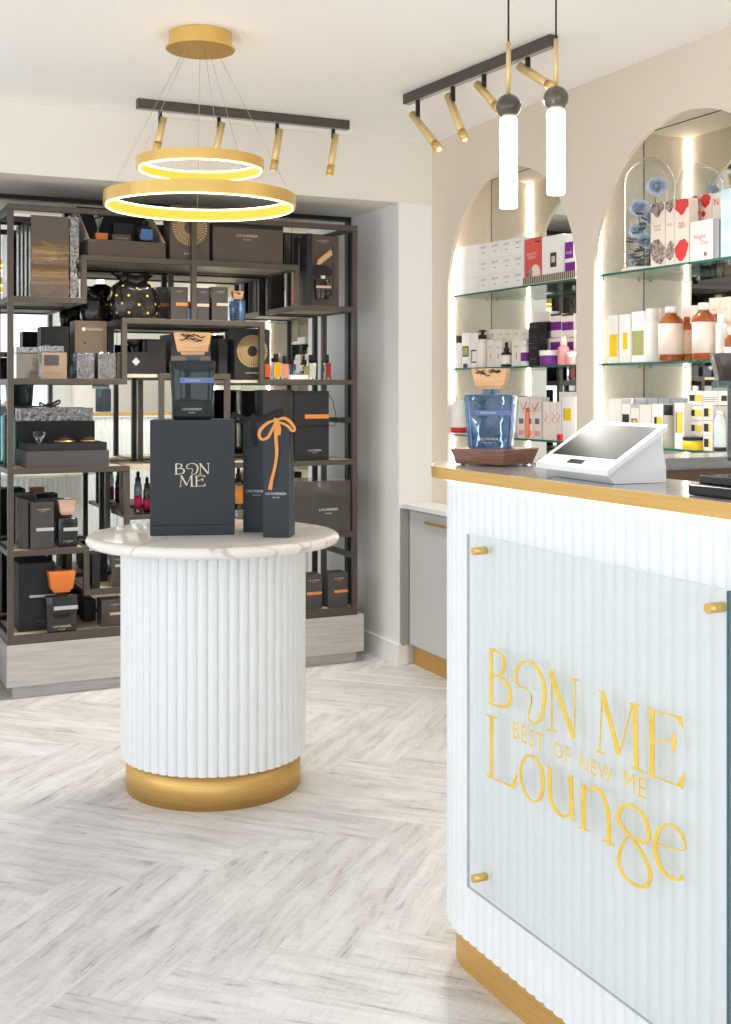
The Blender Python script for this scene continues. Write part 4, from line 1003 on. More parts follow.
def pendant(label, px, v, ysph, ytop_tube, ybot, ystem):
    u = (px-CX)/F*v; X = S_*v + C_*u; Y = C_*v - S_*u
    z = lambda y: HC + (HY-y)/F*v
    t = thing('pendant_lamp', label, 'lamp', (X, Y, 0), 0, 'pair of tube pendants')
    R = 12.6/F*v
    MB().cyl((0, 0, z(ystem)), (0, 0, ZC), .0028, 8).build('cord', M_CORD, t)
    MB().cyl((0, 0, z(ysph)+R*.95), (0, 0, z(ystem)), .0068, 16).build('brass_stem', M_SPOT, t)
    prof = [(R*math.sin(PI*k/20), z(ysph) - R*math.cos(PI*k/20)) for k in range(21)]
    MB().lathe(prof, 32, closed=False).build('marble_ball', M_MARBLEBALL, t)
    r = 8.9/F*v
    MB().lathe([(r*.8, z(ytop_tube)+.0005), (r*.8, z(ytop_tube)+.008)], 24).build('brass_collar', M_GOLD, t)
    MB().lathe([(r*.7, z(ytop_tube)), (r*.96, z(ytop_tube)-.002), (r, z(ytop_tube)-.006), (r, z(ybot)+.004), (r*.95, z(ybot))], 32).build('opal_tube', M_TUBE, t)
pendant('tube pendant lamp with marble ball, nearer left one of two', 508.5, 3.30, 106.5, 118, 208, 42)
pendant('tube pendant lamp with marble ball, farther right one of two', 556, 3.53, 98.5, 110, 194.5, 39)

# ================================================================== ON THE COUNTER
ZK = 1.2148
# walnut stand and blue decanter
uc = .327; vc = 2.82
def cam2w(u, v): return (S_*v + C_*u, C_*v - S_*u)
sc, ss = .105, .0865
corner = (uc, vc); cen = (uc + (-sc+ss)/2, vc + (ss+sc)/2)
wx, wy = cam2w(*cen)
st = thing('wooden_stand', 'tapered walnut block stand on the reception counter', 'stand', (wx, wy, ZK), -YAW-math.radians(39.5))
MB().frustum(.136, .136, .158, .158, .003, .04, bev=.0015).build('block', M_WALNUT, st)
mb = MB()
for sx in (-1, 1):
    for sy in (-1, 1): mb = MB().cyl((sx*.055, sy*.055, 0), (sx*.055, sy*.055, .0031), .006, 10).build('foot', M_BLACKPL, st)
wd = 50/F*(vc+.07); hb_ = (450-396)/F*(vc+.05)
cu_, cv_ = (491-CX)/F*(vc+.09), vc+.09
wx2, wy2 = cam2w(cu_, cv_)
rz_ = -YAW-math.radians(16)
decl = decanter('decanter', 'large clear blue glass bottle with pale wood stopper on walnut stand', (wx2 + .045*math.sin(rz_), wy2 - .045*math.cos(rz_), ZK+.0405), rz_, wd*.83, wd*.97, .131, .085, M_BLUEGLASS, .088, .05, band=M_BLUEBAND)
# point of sale tablet
xlo, xhi = 1.402, 1.540; y0, y1 = 1.86, 2.136
tz0, tz1 = 1.2435-ZK, 1.330-ZK
t = thing('till_tablet', 'white point-of-sale tablet on a wedge stand on the counter', 'tablet', (xlo, (y0+y1)/2, ZK), -math.radians(94))
hw = (y1-y0)/2; L_ = xhi-xlo; sl = (tz1-tz0)/L_; th = .011
def slab(mb, x0, x1, a, b, lift, th_):
    vs = []
    for zz in (lift, lift-th_):
        for x, y in ((x0, a), (x1, a), (x1, b), (x0, b)): vs.append((x, y, tz0 + sl*y + zz))
    return mb.add(vs, ((0,1,2,3),(7,6,5,4),(0,4,5,1),(1,5,6,2),(2,6,7,3),(3,7,4,0)))
slab(MB(), -hw, hw, 0, L_, 0, th).build('bezel', M_WPLASTIC, t)
slab(MB(), -hw+.018, hw-.018, .030, L_-.010, .0008, .0016).build('screen', M_SCREEN, t)
slab(MB(), -.028, .028, .009, .020, .0008, .0016).build('card_slot', M_SCREEN, t)
# wedge body
prof = [(.03, 0), (L_+.012, 0), (L_+.012, .03), (L_-.002, tz1-th-.002), (.012, tz0-th+.004), (.012, tz0-th)]
mb = MB(); n_ = len(prof); wi = hw-.022
vs = [(-wi, y, z) for y, z in prof] + [(wi, y, z) for y, z in prof]
mb.add(vs, [tuple(range(n_)), tuple(range(n_, 2*n_))[::-1]] + [(k, n_+k, n_+(k+1) % n_, (k+1) % n_) for k in range(n_)])
mb.build('wedge_base', M_WPLASTIC, t)
# dark glass tray at right
p = onZ(688, 497, ZK); q = onZ(688, 484, ZK)
t = thing('glossy_tray', 'flat glossy black tray at the right end of the counter', 'tray', (1.40, 1.50, ZK), -PI/2)
MB().box(-.14, .14, 0, .085, 0, .018, .003).build('tray_base', M_BLACKPL, t)
MB().box(-.136, .136, .02, .08, .0185, .034, .003).build('raised_rim', M_BLACKGLASS, t)
# dark marble topped bottle at the right edge (stands on the inner return)
u = (731-CX)/F*2.95
X_, Y_ = cam2w((738-CX)/F*3.02, 3.02)
t = thing('decanter', 'tall navy bottle with dark marble block stopper at the right edge', 'bottle', (X_, Y_, ZK), -YAW)
zz = lambda y: HC + (HY-y)/F*2.99
MB().box(-5/F*3, 34/F*3, -.03, .05, 0, zz(388)-ZK, .003).build('bottle', mat('navy_glass', (38, 54, 70), .12, coat=.5), t)
MB().box(-22/F*3, 30/F*3, -.02, .04, zz(388)-ZK+.0004, zz(381)-ZK).build('neck', M_TEALGLASS, t)
MB().frustum(.115, .07, .14, .085, zz(381)-ZK+.0004, zz(353)-ZK, .012, .01, .002).build('stopper', M_DARKMARBLE, t)

# ================================================================== GLASS SHELVES IN THE NICHES
def glass_shelf(c, z, label):
    t = thing('glass_shelf', label, 'shelf', (XW+.02, c, z), -PI/2, 'glass shelves in the arched niches')
    MB().box(-RAD+.003, RAD-.003, .001, ND-.022, -.009, -.0002).build('glass_pane', M_SHELFGLASS, t)
    MB().box(-RAD+.003, RAD-.003, -.0006, .0008, -.009, -.0002).build('front_edge', M_GLASSEDGE, t)
    for x in (-RAD+.01, RAD-.01):
        for y in (.02, ND-.05): MB().cyl((x, y, -.018), (x, y, -.0095), .006, 10).build('bracket', M_WIRE, t)
for c, w in ((4.658, 'left'), (3.438, 'right')):
    for z, k in ((1.867, 'top'), (1.504, 'middle'), (1.176, 'bottom')): glass_shelf(c, z, '%s green-edged glass shelf in the %s arch' % (k, w))

# ------------------------------------------------------------------ goods in the niches
X0 = XW + .03
def np_(pxl, pxr, ytop, z, off=0.):
    X = X0+off; yl_ = onX(pxl, 300, X)[0]; yr_ = onX(pxr, 300, X)[0]; zt_ = onX((pxl+pxr)/2, ytop, X)[1]
    return (X, (yl_+yr_)/2, z+.0006), yl_-yr_, zt_-z
def ncarton(label, pxl, pxr, ytop, z, m=None, off=0., d=.05, bands=(), texts=(), group=None, name='skincare_carton', cat='box', extra=None, pad=.0012):
    loc, w, h = np_(pxl, pxr, ytop, z, off); w -= pad
    t = thing(name, label, cat, loc, -PI/2, group)
    P_box(t, w, d, h, m or M_WCARD, bev=.001)
    for k_, (x0, x1, f0, f1, bm_) in enumerate(bands): P_label(t, w, x0, x1, f0*h, f1*h, bm_, y=-.0008-.0003*k_)
    for (s, cx, fz, wd, tm) in texts: P_text(t, s, cx*w, fz*h, wd*w, tm)
    if extra: extra(t, w, h, d)
    return t
def nbottle(label, px, wpx, ytop, z, m, capm, capf=.45, capwf=.5, off=.0, **k):
    X = X0+off+.025; yc = onX(px, 300, X)[0]; r = abs(onX(px-wpx/2, 300, X)[0]-onX(px+wpx/2, 300, X)[0])/2*.8; h = onX(px, ytop, X)[1]-z
    kw = dict(k); nm = kw.pop('name', 'skincare_bottle')
    t = lathe_bottle(nm, label, (X, yc, z+.0006), r, h, m, capm, r*capwf, h*capf, **kw); t.rotation_euler.z = -PI/2; return t
Z1, Z2, Z3 = 1.867, 1.504, 1.176
# left arch, top shelf: three rows of white cartons
g = 'white cartons stacked in rows in the left arch'
cols = [458, 467, 478.5, 489, 501, 512, 524]
rows = ['bottom', 'middle', 'top']; cn = ['first', 'second', 'third', 'fourth', 'fifth', 'sixth']
Xp = X0+.01
for ci in range(6):
    yl_ = onX(cols[ci], 300, Xp)[0]; yr_ = onX(cols[ci+1], 300, Xp)[0]; w = yl_-yr_-.003
    pc = (cols[ci]+cols[ci+1])/2
    toty = 246.5 - (pc-462)*.155
    H = onX(pc, toty, Xp)[1] - Z1
    hr = H/3 - .001
    for ri in range(3):
        if ri == 2 and ci in (): continue
        t = thing('skincare_carton', 'small white carton, %s from left in the %s row, left arch top shelf' % (cn[ci], rows[ri]), 'box', (Xp, (yl_+yr_)/2, Z1+.0006+ri*(hr+.0008)), -PI/2, g)
        P_box(t, w, .07, hr, M_WCARD if ci % 2 == 0 else M_WCARD, bev=.001)
        if ci > 1: P_text(t, 'SERUM' if ci < 4 else 'CREAM', 0, hr*.68, w*.5, M_GPRINT); P_label(t, w, .38, .62, hr*.4, hr*.43, M_GPRINT, 'text_line')
def peach(t, w, h, d):
    mb = MB(); mb.v = []; vs = [(w*.18+w*.3*math.cos(a), -.0014, h*.22+w*.3*math.sin(a)) for a in [2*PI*k/20 for k in range(20)]]; mb.add(vs, [tuple(range(20))]); mb.build('fruit_print', M_BLUSH, t)
    mb = MB(); vs = [(-w*.18+w*.18*math.cos(a), -.0016, h*.25+w*.16*math.sin(a)) for a in [2*PI*k/12 for k in range(12)]]; mb.add(vs, [tuple(range(12))]); mb.build('flower_print', M_DARKROSE, t)
# wire-front tray
XT = XW+.022
yl_ = onX(521.5, 300, XT)[0]; yr_ = onX(575, 300, XT)[0]; wT = yl_-yr_-.004
t = thing('slatted_tray', 'low slatted wooden tray on the top shelf of the left arch', 'tray', (XT, (yl_+yr_)/2, Z1+.0006), -PI/2)
mb = MB(); mb.box(-wT/2, wT/2, 0, .10, 0, .004); mb.box(-wT/2, wT/2, .006, .008, .004, .036); mb.box(-wT/2, wT/2, .098, .10, .004, .036); mb.build('tray', M_BOARD, t)
mb = MB()
for k in range(28): x = -wT/2 + (k+.5)*wT/28; mb.box(x-.002, x+.002, .0035, .0058, .002, .036)
mb.build('slats', M_GREYCARD, t)
zt_ = Z1+.006
ncarton('coral red skincare box with peach print in the left arch', 524.8, 541, 238.5, zt_, M_CORAL, .008, .06, bands=((.62, .92, .9, .93, M_DPRINT),), texts=(('BEAUTY', -.05, .62, .6, M_WPRINT), ('CREAM', -.08, .55, .45, M_WPRINT)), extra=peach)
ncarton('large white box with black square emblem in the left arch', 541.8, 563.5, 235.5, zt_, M_WCARD, .008, .07, bands=((.4, .68, .3, .62, M_DPRINT), (.46, .62, .4, .54, M_BOARD)))
ncarton('tall white box with purple label in the left arch tray', 564.5, 575.5, 234, zt_, M_WCARD, .008, .06, bands=((.05, 1, .08, .36, M_PURPLE), (.05, .8, .45, .82, M_PURPLE)), texts=(('PURE', -.05, .55, .5, M_WPRINT),))
# left arch middle shelf
def n2(label, *a, **k): return ncarton(label, *a, **k)
nbottle('slim white bottle with dark cap at the far left of middle shelf', 458.8, 5.5, 336, Z2, M_WCARD, M_DPRINT, .22, .7, neck=False)
n2('white carton with lime green square label on the middle shelf', 461.8, 470, 333, Z2, off=.01, bands=((.1, .85, .32, .62, M_DPRINT), (.2, .75, .36, .58, M_OLIVE), (.2, .7, .0, .12, M_DPRINT)))
n2('white carton with outlined square label on the middle shelf', 470.5, 478.5, 333.5, Z2, off=.01, bands=((.1, .95, .14, .52, M_DPRINT), (.22, .85, .18, .48, M_WCARD)))
nbottle('white bottle with black pump on the left arch middle shelf', 482.5, 8, 330, Z2, M_IVORY, M_BLACKPL, .25, .7, pump=True)
for k, (a, b, yt) in enumerate(((487, 494, 340), (494.3, 502, 340.5), (511.5, 521.5, 339.5))):
    n2(['pinkish white carton just right of the black pump bottle', 'pinkish white carton between pump bottle and dropper bottle', 'pinkish white carton just right of the dropper bottle'][k], a, b, yt, Z2, M_IVORY, off=.01, texts=(('SKIN', 0, .7, .4, M_GPRINT),), bands=((.46, .52, .3, .5, M_GPRINT),), group='ivory cartons on the middle shelf')
for k in range(5):
    a = 488.5 + k*8; n2('ivory carton, %s from left in the back row of the middle shelf' % cn[k], a, a+7.8, 329.5, Z2, M_IVORY, off=.075, texts=(('SKIN', 0, .85, .4, M_GPRINT),), group='ivory cartons in the back row', pad=.002)
nbottle('black dropper bottle with white label on the middle shelf', 506.5, 7.5, 342, Z2, M_BLACKGLASS, M_BLACKPL, .38, .5, off=-.012, dropper=True, lab=(M_IVORY, .15, .75))
nbottle('white tube with purple band standing left of the black cartons', 525.5, 6.5, 340.5, Z2, M_WCARD, M_WCARD, .25, .6, lab=(M_PURPLE, .25, .7), neck=False)
zc = Z2
for k, yb_ in enumerate((354.3, 343.5, 333, 322.5)):
    X = X0+.01; zt_ = onX(533, yb_, X)[1]
    n2('small black carton, %s one of the stack beside the jars' % ['lowest', 'second lowest', 'second highest', 'highest'][k], 528.6, 538, yb_, zc, M_BLACKCARD, off=.01, texts=(('CAVIAR', 0, .5, .6, M_GPRINT),), group='stack of black cartons'); zc = zt_+.0012
n2('purple carton low on the shelf right of the black stack', 538.5, 543, 351, Z2, M_PURPLE, off=.02)
zt_ = ztp = onX(540, 351, X0+.02)[1]+.0015
n2('white carton resting on the purple carton and behind the purple jar', 538.5, 549.5, 339, Z2, M_IVORY, off=.075)
zq = onX(544, 339, X0+.075)[1]+.0015
n2('dark brown carton stacked above the white carton', 539, 550, 332, zq, mat('cocoa_card', (110, 88, 76), .5), off=.075)
zq = onX(544, 332, X0+.075)[1]+.003
n2('black lid carton stacked above the dark brown carton', 539, 550, 322.5, zq, M_BLACKCARD, off=.075)
zq = onX(544, 322.5, X0+.075)[1]+.003
n2('white carton on top of the dark cartons, highest on middle shelf', 533, 550, 312, zq, M_IVORY, off=.075)
nbottle('purple cosmetic jar with white lid on the left arch middle shelf', 551, 15.5, 350.5, Z2, M_PURPLE, M_WCARD, .36, 1.06, off=-.012, neck=False, name='cosmetic_jar')
for k, (a, b) in enumerate(((550.5, 561.5), (562, 573.5))):
    n2('white carton with purple band at the foot of back row, %s' % ('left one' if k == 0 else 'right one'), a, b, 338, Z2, M_IVORY, off=.08, bands=((.0, 1., .55, .85, M_PURPLE),), group='purple banded cartons')
    zq = onX((a+b)/2, 338, X0+.08)[1]+.0025
    n2('tall white carton with wide purple band on the upper row, %s' % ('left one' if k == 0 else 'right one'), a, b, 314, zq, M_IVORY, off=.08, bands=((.0, 1., .3, .66, M_PURPLE), (.0, 1., .92, 1., M_DPRINT)), group='purple banded cartons', d=.05)
nbottle('pink bottle with pale cap on the left arch middle shelf', 563.5, 8.5, 337, Z2, M_PINKB, M_BLUSH, .3, .6, off=-.012)
nbottle('small pink jar with white lid at the right end of middle shelf', 571.5, 7.5, 352, Z2, M_PINKB, M_WCARD, .38, 1.05, off=-.012, neck=False, name='cosmetic_jar')
n2('tall pale pink carton at the right end of the middle shelf', 573.6, 576.2, 330, Z2, M_BLUSH, off=.04)
# left arch bottom shelf
nbottle('white conical tube with red base left of the blue decanter', 459, 10, 396, Z3, M_WCARD, M_WCARD, .1, .6, off=.0, neck=True, lab=(M_RED, .02, .18))
n2('white carton behind the conical tube on the bottom shelf', 462.5, 470, 397, Z3, off=.075)
for k, (a, b, yt, yb_) in enumerate(((518.5, 529, 397, None), (529.5, 540.5, 397.5, None))):
    n2('pale carton with red scribble print, %s, right of the blue decanter' % ('left one' if k == 0 else 'right one'), a, b, yt, Z3, M_IVORY, off=.06, group='scribble print cartons',
       extra=lambda t, w, h, d: MB().stroke([(-w*.3, h*.85), (0, h*.7), (w*.3, h*.88), (-w*.1, h*.62), (w*.3, h*.6)], [.0015, .003, .002, .003, .001], -.0015, .001).build('scribble_print', M_CORAL, t))
for k in range(3):
    a = 517.5 + k*8; n2('small ivory box, %s from left in front of the scribble cartons' % cn[k], a, a+7.4, 412, Z3, M_IVORY, off=.015, bands=((.2, .8, .55, .75, M_GPRINT), (.15, .85, .1, .3, M_PINKB)), group='small ivory boxes')
nbottle('slim orange tube standing among the small ivory boxes', 527.2, 3.2, 408, Z3, mat('orange_plastic', (232, 132, 96), .4), M_CORAL, .15, .7, off=-.018, neck=False)
for k, (a, b) in enumerate(((543, 549.5), (550, 556.5), (557, 561))):
    n2('tall pale carton with red swirl, %s of three on the bottom shelf' % cn[k], a, b, 402, Z3, M_IVORY, off=.01, group='tall swirl cartons',
       extra=lambda t, w, h, d: MB().stroke([(-w*.2, h*.72), (w*.2, h*.62), (-w*.2, h*.52), (w*.2, h*.45)], [.001, .003, .003, .001], -.0015, .001).build('swirl_print', M_CORAL, t))
n2('little red based carton at the foot of the swirl cartons', 556.8, 560.5, 434.5, Z3, M_RED, off=-.004, d=.012)
n2('white carton with yellow label at the right end of bottom shelf', 562, 576, 397, Z3, off=.01, bands=((.12, .2, .46, .74, M_OLIVE), (.22, .66, .46, .74, M_YEL)))
n2('grey white carton in the back row above the yellow label carton', 559, 573, 392, Z3, M_WCARD, off=.08)

# right arch, top shelf: glass dome with blue roses
Xd = XW + .125; yd = onX(648.5, 300, Xd)[0]; Rd = abs(onX(624, 300, Xd)[0]-onX(673, 300, Xd)[0])/2; Hd = onX(648, 158, Xd-Rd*.0)[1]-Z1
Rd = min(Rd, .098)
t = thing('glass_dome', 'tall glass dome over blue roses in the right arch', 'dome', (Xd, yd, Z1+.0006))
MB().lathe([(.0, 0), (Rd*1.08, 0), (Rd*1.08, .008), (Rd*1.02, .014), (0, .014)], 40, closed=False).build('wooden_base', M_BLUSH, t)
pr = [(Rd, .0145)] + [(Rd, Hd-Rd)] + [(Rd*math.cos(a), Hd-Rd+Rd*math.sin(a)) for a in [PI/2*k/10 for k in range(1, 11)]]
pr2 = [(max(r-.002, 1e-4), z-.0 if k < 2 else z-.002) for k, (r, z) in enumerate(pr)]
MB().lathe(pr + pr2[::-1], 48, closed=False).build('glass_cover', M_DOME, t)
rs = thing('rose_bouquet', 'bouquet of pale blue roses with grey leaves under the glass dome', 'flowers', (Xd, yd, Z1+.0155))
def rose(c, r, nrm, seed):
    random.seed(seed); mb = MB(); n_ = Vector(nrm).normalized(); a = Vector((0, 0, 1)) if abs(n_.z) < .9 else Vector((1, 0, 0)); u = n_.cross(a).normalized(); w = n_.cross(u)
    c = Vector(c)
    for layer, (cnt, rad, top) in enumerate(((3, .16, .62), (4, .30, .60), (5, .46, .52), (6, .64, .38), (7, .82, .18), (8, 1., -.05))):
        for k in range(cnt):
            ph = 2*PI*(k+.5*layer)/cnt + random.random()*.35; wd_ = 2.5*PI/cnt; vs = []; NU, NV = 8, 6
            for j in range(NV+1):
                v = j/NV
                for i in range(NU+1):
                    s_ = (i/NU-.5)*2; an = ph + s_*wd_*.5*(.55+.45*v)
                    rr = r*(.06 + (rad-.06)*v**.7)*(1 + .11*math.sin(i*2.6+seed+k)*v) * (1 - .04*s_*s_)
                    hh = r*(-.45 + (top+.45+.12*math.sin(k*5.1+layer*2))*v**1.25) - r*.10*max(0, v-.8)/.2*(.6+layer*.12) - s_*s_*r*.10*v + r*.03*math.sin(i*1.9+k*2)*v
                    vs.append(c + u*(rr*math.cos(an)) + w*(rr*math.sin(an)) + n_*hh)
            mb.add(vs, [(j*(NU+1)+i, j*(NU+1)+i+1, (j+1)*(NU+1)+i+1, (j+1)*(NU+1)+i) for j in range(NV) for i in range(NU)], True)
    mb.v = [tuple(v) for v in mb.v]
    return mb.build('rose', M_ROSE, rs)
def rpos(px, py, dx=0.): X = Xd+dx; Y, z = onX(px, py, X); return (dx, Y-yd, z-Z1-.0155)
for k, (px, py, dx, r) in enumerate(((657, 185, -.01, .042), (639, 207, -.01, .040), (637, 229, -.015, .036), (646, 240, -.02, .038), (652, 217, .03, .036), (648, 262, -.02, .022), (634, 262, -.03, .018))):
    p = rpos(px, py, dx); rose(p, r, (-.55, -.75+.12*(k % 3), .3), k+3)
mb = MB(); random.seed(9)
for k in range(46):
    a = random.random()*2*PI; zz_ = .03+random.random()*.20; r0 = .02+random.random()*.03
    c = Vector((r0*math.cos(a), r0*math.sin(a), zz_)); d1 = Vector((math.cos(a), math.sin(a), .5*random.random()-.1)).normalized()*.048; d2 = Vector((-math.sin(a), math.cos(a), random.random()-.5)).normalized()*.018
    mb.add([c, c+d1*.5+d2, c+d1, c+d1*.5-d2], ((0,1,2),(0,2,3)))
mb.build('leaves', M_LEAF, rs)
mb = MB()
for px, py, dx in ((657, 186, -.01), (638, 209, -.03), (652, 217, 0)): q = Vector(rpos(px, py, dx)) + Vector((.55, .75, -.3))*.03; mb.tube([(0, 0, 0), (q.x*.4, q.y*.5, q.z*.5), tuple(q)], .002, 6)
mb.build('stems', M_LEAF, rs)
mb = MB(); mb.lathe([(.04, .0), (.055, .012), (.05, .03), (.02, .04)], 14); mb.build('moss', M_LEAF, rs)
def blotches(t, w, h, d, m, spots):
    for k, (cx, cz, rr) in enumerate(spots):
        mb = MB(); vs = [(max(-w/2, min(w/2, cx*w + rr*w*(1+.15*math.sin(5*a+k))*math.cos(a))), -.0012-.0001*k, max(.0005, min(h, cz*h + rr*w*(1+.15*math.cos(4*a))*math.sin(a)))) for a in [2*PI*q/18 for q in range(18)]]
        mb.add(vs, [tuple(range(18))]); mb.build('fruit_print', m, t)
ncarton('tall cream carton with dark floral print, nearest the dome', 650.5, 665, 203, Z1, M_BLUSH, 0, .045, texts=(('BLACK', 0, .62, .5, M_GPRINT), ('ROSE', 0, .56, .4, M_GPRINT)), extra=lambda t, w, h, d: blotches(t, w, h, d, M_DARKROSE, ((0, .24, .5), (-.2, .3, .34), (.2, .16, .34), (0, .94, .45))), group='tall tea cartons')
ncarton('tall cream carton with dark floral print, beside the red one', 665.5, 674.5, 201.5, Z1, M_BLUSH, .0, .045, texts=(('ROSE', 0, .62, .5, M_GPRINT),), extra=lambda t, w, h, d: blotches(t, w, h, d, M_DARKROSE, ((0, .2, .55), (.1, .3, .35), (0, .94, .5))), group='tall tea cartons')
ncarton('tall cream carton with red pomegranate print in the right arch', 674.8, 689, 199, Z1, M_BLUSH, 0, .045, texts=(('RED', 0, .6, .35, M_RED), ('FRUIT', 0, .55, .45, M_GPRINT)), extra=lambda t, w, h, d: blotches(t, w, h, d, M_RED, ((-.05, .2, .46), (.15, .27, .3), (0, .93, .5))), group='tall red print cartons')
ncarton('tall red print carton behind the open Night box, left one', 690, 700, 196, Z1, M_BLUSH, .075, .045, extra=lambda t, w, h, d: blotches(t, w, h, d, M_RED, ((0, .9, .5), (.2, .74, .3), (0, .5, .3))), group='tall red print cartons')
ncarton('tall red print carton behind the open Night box, right one', 700.5, 711, 194.5, Z1, M_BLUSH, .075, .045, extra=lambda t, w, h, d: blotches(t, w, h, d, M_RED, ((0, .92, .48), (-.2, .72, .2))), group='tall red print cartons')
ncarton('square cream box lettered Night Day on the right arch top shelf', 690, 713, 220.5, Z1, M_IVORY, 0, .05, texts=(('Night', -.05, .55, .5, M_CORAL), ('Day', .15, .4, .32, M_CORAL)), bands=((.62, .66, .1, .2, M_DPRINT), (.69, .73, .1, .2, M_DPRINT)))
ncarton('upright grey edged card box beside the Night Day box', 714, 719, 220, Z1, mat('slate_card', (160, 160, 166), .5), .004, .05)
ncarton('white carton with red N behind the pale blue box', 712, 721, 193, Z1, M_IVORY, .085, .04, texts=(('N', .0, .82, .5, M_RED),))
ncarton('large pale blue marbled box at the right end of the top shelf', 720.5, 745, 188, Z1, M_LBLUE, 0, .1)
# right arch, middle shelf
gm = 'white cartons on the right arch middle shelf'
ncarton('white carton with large yellow panel, first on middle shelf', 608, 618, 315.5, Z2, M_WCARD, 0, .05, bands=((.15, .95, .13, .6, M_YEL),), group=gm)
ncarton('white carton with narrow yellow panel, second on middle shelf', 619, 630.5, 314.5, Z2, M_WCARD, 0, .05, bands=((.33, .72, .28, .62, M_YEL),), group=gm)
ncarton('white carton with olive green panel, third on middle shelf', 631.5, 644.5, 311.5, Z2, M_WCARD, 0, .05, bands=((.05, 1, .14, .62, M_OLIVE),), group=gm)
nbottle('white bottle with tall white cap on the right arch shelf', 652, 13, 309, Z2, M_WCARD, M_WCARD, .24, .7, neck=False)
ncarton('blush carton behind the white bottle and amber bottle', 647, 661, 309, Z2, M_BLUSH, .09, .05)
nbottle('large amber bottle with white label, left of the two', 671, 20, 307, Z2, M_AMBER, M_WCARD, .12, .48, off=-.012, lab=(M_BLUSH, .14, .78), group='large amber bottles')
nbottle('small amber bottle with brown label between the two large ones', 687, 10, 317, Z2, M_AMBER, M_AMBER, .1, .5, off=.04, lab=(M_PINKBAND, .18, .78))
ncarton('ivory carton behind the small amber bottle', 681, 697, 306, Z2, M_IVORY, .09, .05)
nbottle('large amber bottle with white label, right of the two', 704, 20, 303, Z2, M_AMBER, M_WCARD, .13, .48, off=-.012, lab=(M_BLUSH, .14, .76), group='large amber bottles')
nbottle('slim amber bottle just right of the large amber bottles', 715.5, 5.5, 314, Z2, M_AMBER, M_AMBER, .1, .6, off=.035, lab=(M_BLUSH, .15, .6))
nbottle('white tube at the right of the right arch middle shelf', 721, 9, 315, Z2, M_WCARD, M_WCARD, .2, .7, neck=False)
nbottle('amber dropper bottle at the right edge of the photo', 730, 9, 327, Z2, M_AMBER, M_WCARD, .25, .5, off=-.01, lab=(M_IVORY, .1, .5))
for k in range(3): ncarton('ivory carton, %s from left in the back row at the right' % cn[k], 709+k*11, 719.5+k*11, 298-k*.8, Z2, M_BLUSH, .085, .05, texts=(('CARE', 0, .8, .4, M_GPRINT),), group='ivory cartons at the back right')
# right arch, bottom shelf
lab = lambda x0=.1, x1=.9, z0=.2, z1=.6: ((x0, (x0+x1)/2, z0, z1, M_DPRINT), ((x0+x1)/2, x1, z0, z1, M_YEL2))
ncarton('tall plain white carton at the left of the bottom shelf', 608, 621, 399, Z3, M_WCARD, .0, .05, bands=((.2, .9, .0, .35, M_YEL2),), group='cartons behind the tablet')
ncarton('white carton with black barcode panel behind the tablet', 621.5, 630, 404, Z3, M_WCARD, .0, .05, bands=((.1, .9, .35, .75, M_DPRINT),), group='cartons behind the tablet')
ncarton('ivory carton with grey framed label behind the tablet', 630.5, 639, 408, Z3, M_IVORY, .0, .05, bands=((.1, .8, .3, .72, M_GPRINT), (.3, .7, .35, .68, M_YEL2)), group='cartons behind the tablet')
ncarton('blank ivory carton in the middle behind the tablet', 639.5, 651, 405, Z3, M_IVORY, .0, .05, bands=((.1, .9, .25, .29, M_DPRINT),), group='cartons behind the tablet')
ncarton('white carton with yellow panel left of the grey capped bottle', 652, 663, 404, Z3, M_WCARD, .0, .05, bands=((.2, .45, .2, .7, M_DPRINT), (.45, .9, .2, .7, M_YEL2)), group='cartons behind the tablet')
nbottle('clear bottle with dark grey cap among the cartons', 668.5, 9, 405, Z3, M_CLIQ, M_DPRINT, .24, .8, off=-.01, neck=False)
ncarton('white carton with tall yellow label right of grey capped bottle', 674.5, 684, 403, Z3, M_WCARD, .0, .05, bands=((.12, .25, .35, .8, M_DPRINT), (.25, .85, .35, .8, M_YEL2)))
for k, (a, b) in enumerate(((610, 622), (622.5, 634), (634.5, 646), (646.5, 658), (658.5, 670), (670.5, 684))):
    ncarton('silver grey carton, %s from left in the bottom shelf back row' % cn[k], a, b, 398, Z3, M_SILVBAND, .09, .05, group='silver cartons in the back row')
# stacked labelled cartons
def stack(pxl, pxr, tops, lbls, off=.0, bands=None, wide=False):
    zc = Z3
    for i, (yt, lb) in enumerate(zip(tops, lbls)):
        ncarton(lb, pxl, pxr, yt, zc, M_IVORY, off, .06, bands=bands[i], group='yellow labelled cartons in two stacks'); zc = onX((pxl+pxr)/2, yt, X0+off)[1] + .0015
full = ((.14, .5, .3, .72, M_DPRINT), (.5, .96, .3, .72, M_YEL2)); half = ((.1, .6, .25, .8, M_DPRINT), (.6, .8, .25, .8, M_YEL2))
stack(687.5, 702.5, (436, 421, 406, 391), off=.036, lbls=['ivory carton at the foot of left stack, behind the black lidded jar', 'ivory yellow label carton, second up in the left stack', 'ivory yellow label carton, third up in the left stack', 'ivory yellow label carton on top of the left stack'], bands=[(), full, full, full])
stack(703, 712.5, (436, 421, 405.5), ['ivory narrow carton at the foot of the right stack', 'ivory narrow carton, second up in the right stack', 'ivory narrow carton, third up in the right stack'], bands=[half, half, half])
zq = onX(708, 405.5, X0)[1]+.002
ncarton('grey striped carton lying on top of the right stack', 703, 717.5, 391, zq, M_IVORY, .0, .06, bands=((0.02, .98, .2, .24, M_GPRINT), (0.02, .98, .36, .4, M_GPRINT), (.02, .98, .52, .56, M_GPRINT)))
